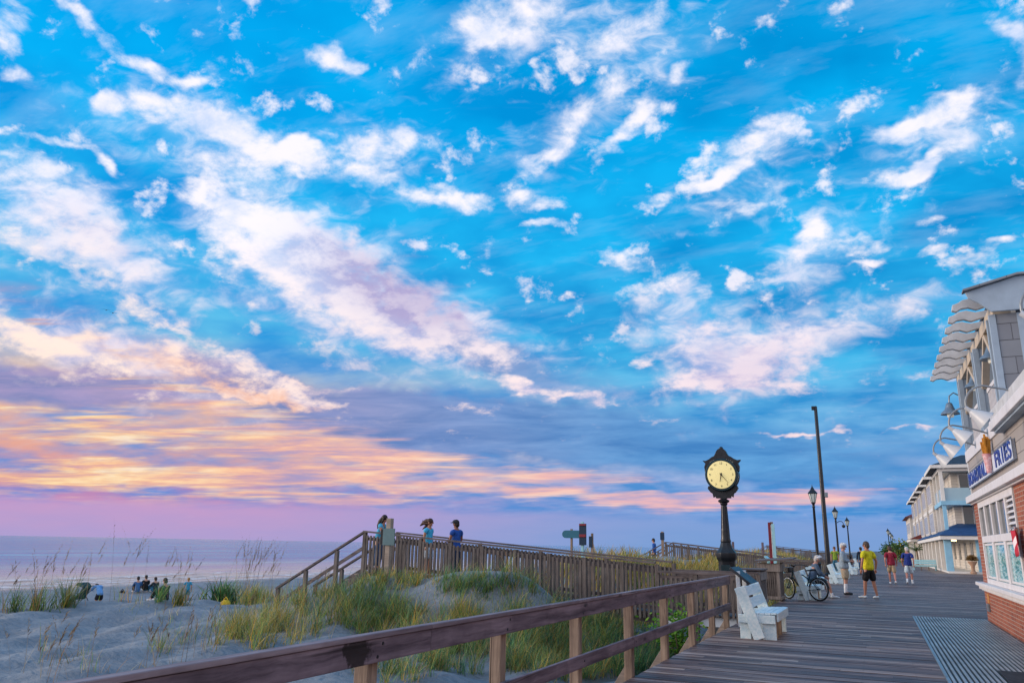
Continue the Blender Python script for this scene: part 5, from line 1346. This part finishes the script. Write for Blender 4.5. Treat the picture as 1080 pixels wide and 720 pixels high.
def person(label, loc, rz, pose=None, skin='b98a72', shirt='ffffff', sleeve=.55, legs='3a3a3a', legcut=.95, socks=None, shoe='d8d8d8', hair='3a2a22', hairstyle='short',
           cap=None, girth=1.0, h=1.74, face_yaw=0.0, group=None, top='shirt', legname='shorts', loose=1.0):
    J = dict(BASE); J.update(pose or {})
    t = thing('person', label, 'person', group=group, world=False)
    S = skin_mat(skin); g = girth
    hd = Vector(J['hd']); nk = Vector(J['nk']); upv = (hd-nk).normalized()
    top_ = tuple(hd+upv*.105); mid = tuple(hd+upv*.02); lowp = tuple(hd-upv*.055)
    sp = [(J['pel'], (.135*g, .10*g)), (J['wst'], (.125*g, .095*g)), (J['cst'], (.15*(1+.5*(g-1)), .10*(1+.6*(g-1)))), (J['nkb'], (.075, .062)), (J['nk'], .055), (lowp, (.066, .072)), (mid, (.078, .094)), (top_, (.055, .065))]
    ch = [sp]
    for s in 'LR':
        ch.append([(J['nkb'], (.075, .062)), (J['sh'+s], .062), (lerp(J['sh'+s], J['el'+s], .45), .05), (J['el'+s], .041), (lerp(J['el'+s], J['wr'+s], .4), .039), (J['wr'+s], .027)])
        ch.append([(J['pel'], (.135*g, .10*g)), (J['hp'+s], .095), (lerp(J['hp'+s], J['kn'+s], .5), .078), (J['kn'+s], .058), (lerp(J['kn'+s], J['an'+s], .35), .056), (lerp(J['kn'+s], J['an'+s], .75), .04), (J['an'+s], .036), (lerp(J['an'+s], J['to'+s], .55), .036), (J['to'+s], .026)])
    ex = MB()
    cy, sy = cos(face_yaw), sin(face_yaw)
    def hp(x, y, z):   # a point of the head, y = forward of the face
        q = hd+upv*z; return (q.x+x*cy-y*sy, q.y+x*sy+y*cy, q.z)
    ex.tube([hp(0, .082, .035), hp(0, .108, -.01), hp(0, .085, -.022)], [.010, .018, .012], 6)
    for s in (-1, 1): ex.ball(hp(s*.083, -.005, .0), (.012, .025, .034), 6, 5)
    ex.ball(hp(0, .075, -.075), (.03, .03, .02), 6, 4)
    for s in 'LR':     # hands: palm, four fingers and a thumb
        w = Vector(J['wr'+s]); d = (w-Vector(J['el'+s])).normalized(); sd = Vector((1, 0, 0)) if abs(d.x) < .8 else Vector((0, 1, 0))
        f = d.cross(sd).normalized(); sgn = -1 if s == 'L' else 1
        ac = f if f.y*0+f.length else f
        pal = [w+d*.0, w+d*.04, w+d*.085]
        ex.tube(pal, [.026, .036, .034], 7)
        for i, ln in enumerate((.062, .072, .067, .05)):
            b = w+d*.08+ac*(.027-.018*i); k1 = b+d*ln*.55; k2 = k1+(d*.75-sd*sgn*.6).normalized()*ln*.5
            ex.tube([b-d*.015, b, k1, k2], [.0095, .0095, .009, .007], 5)
        b = w+d*.03+ac*.028; ex.tube([w+d*.02, b, b+(d*.6+ac*.7).normalized()*.035, b+(d*.9+ac*.3).normalized()*.06], [.012, .012, .011, .008], 5)
    body = skinned('body', ch, S, t, 1, ex)
    e = MB()
    for s in (-1, 1): e.ball(hp(s*.032, .086, .03), (.012, .008, .009), 6, 4)
    e.build('eyes', MAT['black'], body)
    # clothes
    lo = .016*loose
    hem = lerp(J['pel'], J['wst'], -.55)
    sc = [[(hem, (.152*g+lo*1.3, .118*g+lo*1.3)), (J['pel'], (.150*g+lo*1.3, .116*g+lo*1.3)), (J['wst'], (.140*g+lo, .110*g+lo)), (J['cst'], (.160*(1+.5*(g-1))+lo, .112*(1+.6*(g-1))+lo)), (lerp(J['nkb'], J['cst'], .25), (.10, .08))]]
    for s in 'LR':
        a = [(lerp(J['nkb'], J['cst'], .25), (.10, .08)), (J['sh'+s], .077+lo*.4)]
        if sleeve <= 1: a += [(lerp(J['sh'+s], J['el'+s], sleeve), .064+lo*.8)]
        else: a += [(lerp(J['sh'+s], J['el'+s], .5), .064+lo*.6), (J['el'+s], .054+lo*.5), (lerp(J['el'+s], J['wr'+s], sleeve-1), .042+lo*.5)]
        sc.append(a)
    skinned(top, sc, fabric(shirt), t, 1)
    lc = [[(lerp(J['pel'], J['wst'], .6), (.143*g+lo*.6, .108*g+lo*.6)), (J['pel'], (.150*g+lo*.4, .115*g+lo*.5))]]
    for s in 'LR':
        a = [(J['pel'], (.150*g+lo*.4, .115*g+lo*.5)), (J['hp'+s], .106+lo), (lerp(J['hp'+s], J['kn'+s], .5), .098+lo)]
        if legcut <= 1.2: a.append((lerp(J['hp'+s], J['kn'+s], legcut), .092+lo*1.2))
        else: a += [(J['kn'+s], .075+lo), (lerp(J['kn'+s], J['an'+s], .5), .066+lo), (lerp(J['kn'+s], J['an'+s], legcut-1), .058+lo)]
        lc.append(a)
    skinned(legname, lc, fabric(legs), t, 1)
    for s in 'LR':
        a, o_ = Vector(J['an'+s]), Vector(J['to'+s]); dv = (o_-a); dv.z = min(dv.z, 0) if dv.length else 0
        f = Vector((o_.x-a.x, o_.y-a.y, 0)); f = f.normalized() if f.length > .01 else Vector((0, 1, 0))
        heel = a-f*.06+Vector((0, 0, -.035)); tip = o_+f*.045
        skinned('shoe', [[(tuple(heel), (.042, .045)), (tuple(a+Vector((0, 0, -.028))), (.048, .05)), (tuple(lerp(a, o_, .65)), (.05, .04)), (tuple(tip), (.036, .026))]], fabric(shoe), t, 1)
        if socks: skinned('sock', [[(tuple(a+Vector((0, 0, -.03))), .047), (J['an'+s], .043), (lerp(J['kn'+s], J['an'+s], .75), .047), (lerp(J['kn'+s], J['an'+s], socks), .062)]], fabric('e9ecf0'), t, 1)
    # hair and headgear
    if hairstyle:
        hm = MB(); q = hp(0, -.022, .052)
        hm.ball(q, (.094, .102, .098), 12, 8)
        hm.ball(hp(0, -.05, -.005), (.08, .065, .085), 10, 6)
        if hairstyle == 'long':
            hm.tube([hp(0, -.06, .03), hp(0, -.10, -.08), hp(.0, -.10, -.22), hp(.0, -.09, -.33)], [.075, .085, .07, .02], 9)
            for s in (-1, 1): hm.tube([hp(s*.07, .0, .06), hp(s*.09, .0, -.06), hp(s*.085, -.02, -.2)], [.03, .035, .015], 7)
        if hairstyle == 'blown':
            hm.tube([hp(0, -.06, .06), hp(.0, -.14, .05), hp(.0, -.24, .0), hp(.0, -.34, -.09)], [.07, .085, .06, .012], 9)
            hm.tube([hp(.02, -.06, .0), hp(.03, -.18, -.02), hp(.0, -.30, .08)], [.05, .05, .01], 7)
            hm.tube([hp(-.02, -.06, -.02), hp(-.03, -.14, -.10), hp(.0, -.22, -.2)], [.05, .045, .01], 7)
        if hairstyle == 'bun': hm.ball(hp(0, -.10, .12), .045, 8, 6)
        hm.build('hair', fabric(hair, .6), t, smooth=80)
    if cap:
        c = MB(); o0 = hp(0, -.005, .075)
        n = 12; vs = []; fs = []
        for i in range(5):
            el_ = (pi/2)*i/4
            for j in range(n):
                a = 2*pi*j/n; r = .112*cos(el_); vs.append(tuple(Vector(hp(r*cos(a)*.93, r*sin(a)*1.05-.01, .055+.095*sin(el_)))))
        for i in range(4):
            for j in range(n): k = (j+1) % n; fs.append((i*n+j, i*n+k, (i+1)*n+k, (i+1)*n+j))
        c.add(vs, fs)
        c.add([hp(-.08, .075, .062), hp(.08, .075, .062), hp(.065, .16, .05), hp(0, .19, .045), hp(-.065, .16, .05), hp(-.08, .075, .07), hp(.08, .075, .07), hp(.065, .16, .058), hp(0, .19, .053), hp(-.065, .16, .058)],
              [(0, 1, 2, 3, 4), (9, 8, 7, 6, 5), (1, 2, 7, 6), (2, 3, 8, 7), (3, 4, 9, 8), (4, 0, 5, 9)])
        c.build('cap', fabric(cap), t, smooth=60)
    k = h/1.74; t.scale = (k, k, k); place(t, loc, rz); t.scale = (k, k, k)
    return t
D = radians
# walking strides
strideA = dict(knL=(-.10, .16, .52), anL=(-.10, .18, .10), toL=(-.12, .35, .06), knR=(.10, -.02, .50), anR=(.10, -.30, .16), toR=(.11, -.16, .04), elL=(-.25, -.12, 1.14), wrL=(-.24, -.06, .90), elR=(.25, .02, 1.13), wrR=(.24, .16, .93))
strideB = dict(knR=(.10, .16, .52), anR=(.10, .18, .10), toR=(.12, .35, .06), knL=(-.10, -.02, .50), anL=(-.10, -.30, .16), toL=(-.11, -.16, .04), elR=(.25, -.12, 1.14), wrR=(.24, -.06, .90), elL=(-.25, .02, 1.13), wrL=(-.24, .16, .93))
fold = dict(elL=(-.25, .02, 1.15), wrL=(-.08, .22, 1.16), elR=(.25, .02, 1.15), wrR=(.06, .24, 1.13))
# group talking on the boardwalk
person('man in a bright yellow polo shirt and black shorts standing on the boardwalk', (-.31, 28.95, 0), D(48), dict(elR=(.29, -.06, 1.14), wrR=(.29, .0, .89), elL=(-.29, -.04, 1.14), wrL=(-.30, .02, .89), anL=(-.15, .10, .085), toL=(-.20, .27, .035), knL=(-.13, .07, .50), anR=(.15, -.10, .085), toR=(.19, .07, .035), knR=(.13, -.02, .50)),
       skin='b07a62', shirt='d8cf1f', sleeve=.75, legs='14161b', legcut=1.0, shoe='c9d2d8', hair='54463f', girth=1.18, h=1.80, face_yaw=.2)
person('man in pale grey sweatshirt, khaki shorts and white knee socks', (-1.12, 30.75, 0), D(-95), fold, skin='b98a78', shirt='8d9fae', sleeve=1.85, legs='a59680', legcut=1.05, socks=.2, shoe='1b1c20', hair='c8c4c0', cap='d9dde2', girth=1.25, h=1.76, loose=1.4)
sit = dict(pel=(0, 0, .53), wst=(0, .03, .70), cst=(0, .10, .90), nkb=(0, .14, 1.04), nk=(0, .17, 1.10), hd=(0, .22, 1.19), shL=(-.18, .12, 1.0), shR=(.18, .12, 1.0), elL=(-.23, .22, .76), elR=(.23, .22, .76), wrL=(-.12, .42, .66), wrR=(.12, .42, .66),
           hpL=(-.09, .04, .52), hpR=(.09, .04, .52), knL=(-.13, .46, .50), knR=(.13, .46, .50), anL=(-.12, .50, .09), anR=(.12, .56, .09), toL=(-.13, .68, .035), toR=(.13, .74, .035))
person('man in blue grey jacket and white cap seated behind the bicycle', (-2.02, 27.95, 0), D(-72), sit, skin='b98a78', shirt='4d6076', sleeve=1.8, legs='16181d', legcut=1.0, socks=.75, shoe='cfd8de', hair='c4bfba', cap='e2e4e8', girth=1.2, h=1.76, top='jacket')
person('man in a dark red polo shirt and tan shorts walking away', (.54, 42.05, 0), D(2), strideA, skin='b98070', shirt='8e1f38', sleeve=.8, legs='ab987c', legcut=1.0, shoe='e2e6ea', hair='4a3a34', girth=1.22, h=1.74)
person('man in dark blue polo and white shorts walking beside the man in red', (1.28, 42.8, 0), D(-4), strideB, skin='b98070', shirt='1c3584', sleeve=.8, legs='c9dbe6', legcut=1.05, shoe='dfe6ea', socks=.7, hair='d0ccc8', girth=1.2, h=1.72)
person('person in green vest and blue trousers beside a far lamp post', (-2.6, 57.5, 0), D(170), None, shirt='7f9c2e', sleeve=.6, legs='2f6a86', legcut=1.9, shoe='20242a', hair='6a4a32', legname='trousers')
person('dark clothed person behind the man in yellow', (-1.0, 57.8, 0), D(10), None, shirt='1d2a3c', sleeve=1.8, legs='24486a', legcut=1.9, shoe='16181c', hair='1c1816', legname='trousers')
# three people on the crossover
def on_deck(x): return .69*(x+4.9)/(-13.35+4.9)
lean = dict(cst=(0, .06, 1.29), nkb=(0, .10, 1.43), nk=(0, .125, 1.49), hd=(0, .16, 1.58), shL=(-.18, .09, 1.385), shR=(.18, .09, 1.385), elL=(-.24, .22, 1.16), elR=(.24, .22, 1.16), wrL=(-.10, .40, 1.14), wrR=(.10, .40, 1.14))
person('long dark haired woman in a turquoise shirt by the stair head of the crossover', (-13.4, 19.85, on_deck(-13.3)), D(-80), lean, skin='a8755e', shirt='4fb3d8', sleeve=.5, legs='2f5078', legcut=1.9, hair='2a1c18', hairstyle='long', h=1.62, legname='jeans')
person('woman in a turquoise shirt with windblown brown hair on the crossover', (-11.75, 19.95, on_deck(-11.75)), D(-88), None, skin='a8755e', shirt='43b4de', sleeve=.5, legs='c7d0da', legcut=1.0, hair='4a2f24', hairstyle='blown', h=1.62)
person('man in a royal blue shirt and dark cap on the crossover, facing the women', (-10.85, 19.95, on_deck(-10.85)), D(75), fold, skin='8a5a48', shirt='1f4fa0', sleeve=.6, legs='27344e', legcut=1.9, hair='2a1e1a', cap='1d2634', h=1.66, legname='jeans')
person('person in blue on the stairs of the second crossover', (-12.1, 46.9, .30), D(90), None, shirt='2a5fae', sleeve=1.5, legs='2d3a52', legcut=1.9, h=1.70, hair='2a2020', legname='jeans')
# on the beach
def beach(px, py):
    g = ground_at(px, py); return g
def berm(px, d):     # a seat on the berm along the sight line of a chart point
    v = (FW*815+RT*(px-540)+UP*(360-616)).normalized(); q = hypot(v.x, v.y); x, y = v.x/q*d, v.y/q*d; return (x, y, gz1(x, y))
bend = dict(pel=(0, -.12, .90), wst=(0, .02, 1.04), cst=(0, .20, 1.17), nkb=(0, .34, 1.24), nk=(0, .39, 1.25), hd=(0, .48, 1.25), shL=(-.18, .30, 1.21), shR=(.18, .30, 1.21), elL=(-.22, .46, 1.02), elR=(.22, .46, 1.02), wrL=(-.20, .68, 1.05), wrR=(.20, .68, 1.05), hpL=(-.09, -.1, .88), hpR=(.09, -.1, .88), knL=(-.11, -.02, .49), knR=(.11, .06, .5))
bx = (lambda g: (g[0], g[1]))(berm(106, 46)); bz = gz1(*bx)
person('person in pale blue shirt bending over a stroller on the beach', (bx[0], bx[1], bz), D(70), bend, shirt='6fa3d8', sleeve=1.2, legs='171a20', legcut=.8, hair='1c1a1e', h=1.76, shoe='2f8a94')
def stroller():
    sx, sy = bx[0]-.95, bx[1]+.15-.4; z = gz1(sx, sy)
    t = thing('stroller', 'dark teal folding stroller pushed on the beach at the left', 'stroller', (sx, sy, z)); cl = fabric('1f4a4e'); mt = MAT['black']
    f = MB()
    for s in (-.22, .22):
        f.tube([(sx+.62, sy+s, z+1.02), (sx+.15, sy+s, z+.62), (sx-.42, sy+s, z+.16)], .018, 6); f.tube([(sx-.1, sy+s, z+.66), (sx+.4, sy+s, z+.14)], .018, 6)
    f.tube([(sx+.62, sy-.22, z+1.02), (sx+.62, sy+.22, z+1.02)], .018, 6); f.build('frame', mt, t)
    MB().prism([(sx+.05, z+.36), (sx+.36, z+.95), (sx+.26, z+1.0), (sx-.05, z+.50), (sx-.45, z+.44), (sx-.45, z+.34)], sy-.21, sy+.21).build('seat', cl, t, .03)
    h = MB(); pf = [(sx+.34, z+.92)]+[(sx+.02+.36*cos(a), z+.82+.36*sin(a)) for a in np.linspace(.35, 2.5, 9)]; h.prism(pf, sy-.23, sy+.23); h.build('canopy', cl, t, .02)
    for x in (sx-.44, sx+.42):
        for s in (-.25, .25): MB().lathe([(.05, -.02), (.14, -.02), (.14, .02), (.05, .02)], (x, sy+s, z+.14), 14, 'y').build('wheel', mt, t)
stroller()
sitg = dict(pel=(0, 0, .12), wst=(0, -.02, .28), cst=(0, .02, .50), nkb=(0, .05, .64), nk=(0, .07, .70), hd=(0, .11, .80), shL=(-.17, .04, .60), shR=(.17, .04, .60), elL=(-.24, .18, .40), elR=(.24, .18, .40), wrL=(-.10, .38, .42), wrR=(.10, .38, .42),
            hpL=(-.09, .04, .13), hpR=(.09, .04, .13), knL=(-.14, .40, .46), knR=(.14, .40, .46), anL=(-.12, .62, .085), anR=(.12, .62, .085), toL=(-.13, .80, .04), toR=(.13, .80, .04))
person('seated person in a blue top, left of the trio at the water edge', berm(145.5, 54), D(60), sitg, shirt='3f6ea0', sleeve=1.7, legs='1f2530', legcut=1.9, hair='2a2422', h=1.74, legname='trousers')
person('seated person all in black, middle of the trio at the water edge', berm(154, 54.5), D(70), sitg, shirt='15171d', sleeve=1.7, legs='16181f', legcut=1.9, hair='2a2422', hairstyle='bun', h=1.74, legname='trousers')
person('seated person in dark top and blue trousers, right of the trio', berm(164.5, 54.3), D(80), sitg, shirt='27333c', sleeve=1.7, legs='2f7098', legcut=1.9, hair='33221c', h=1.74, legname='trousers')
o = person('seated person on the beach holding up dark arms, behind a green grass clump', berm(176, 31.5), D(95), sitg, shirt='2a2c30', sleeve=1.5, legs='1d1f24', legcut=1.9, hair='3a2a26', h=1.5, legname='trousers')
person('fair haired child in a turquoise shirt standing behind the dune crest', berm(198.5, 31.5), D(40), None, shirt='2aa0c8', sleeve=.7, legs='2a86a8', legcut=1.0, hair='a87a3c', h=.86)
# things lying on the sand
def bag(px, d, label, c, r):
    x, y, z = berm(px, d); t = thing('beach_bag', label, 'bag', (x, y, z))
    m = MB(); m.lathe([(r*.8, 0), (r, .1), (r*.95, r*.9), (r*.6, r*1.3), (r*.3, r*1.4)], (x, y, z-.03), 12); m.build('sack', fabric(c), t, smooth=60)
    MB().tube([(x-r*.5, y, z+r*1.25), (x, y, z+r*1.75), (x+r*.5, y, z+r*1.25)], .02, 6).build('strap', fabric(c), t, smooth=60)
bag(60.5, 38, 'dark blue bulky bag lying on the beach between two grass clumps', '27384e', .42)
bag(240, 29, 'small bright yellow bundle beside the dark broad-bladed plant', 'd8b428', .17)
bag(130, 54, 'small dark bag on the sand left of the seated trio', '20242c', .16)
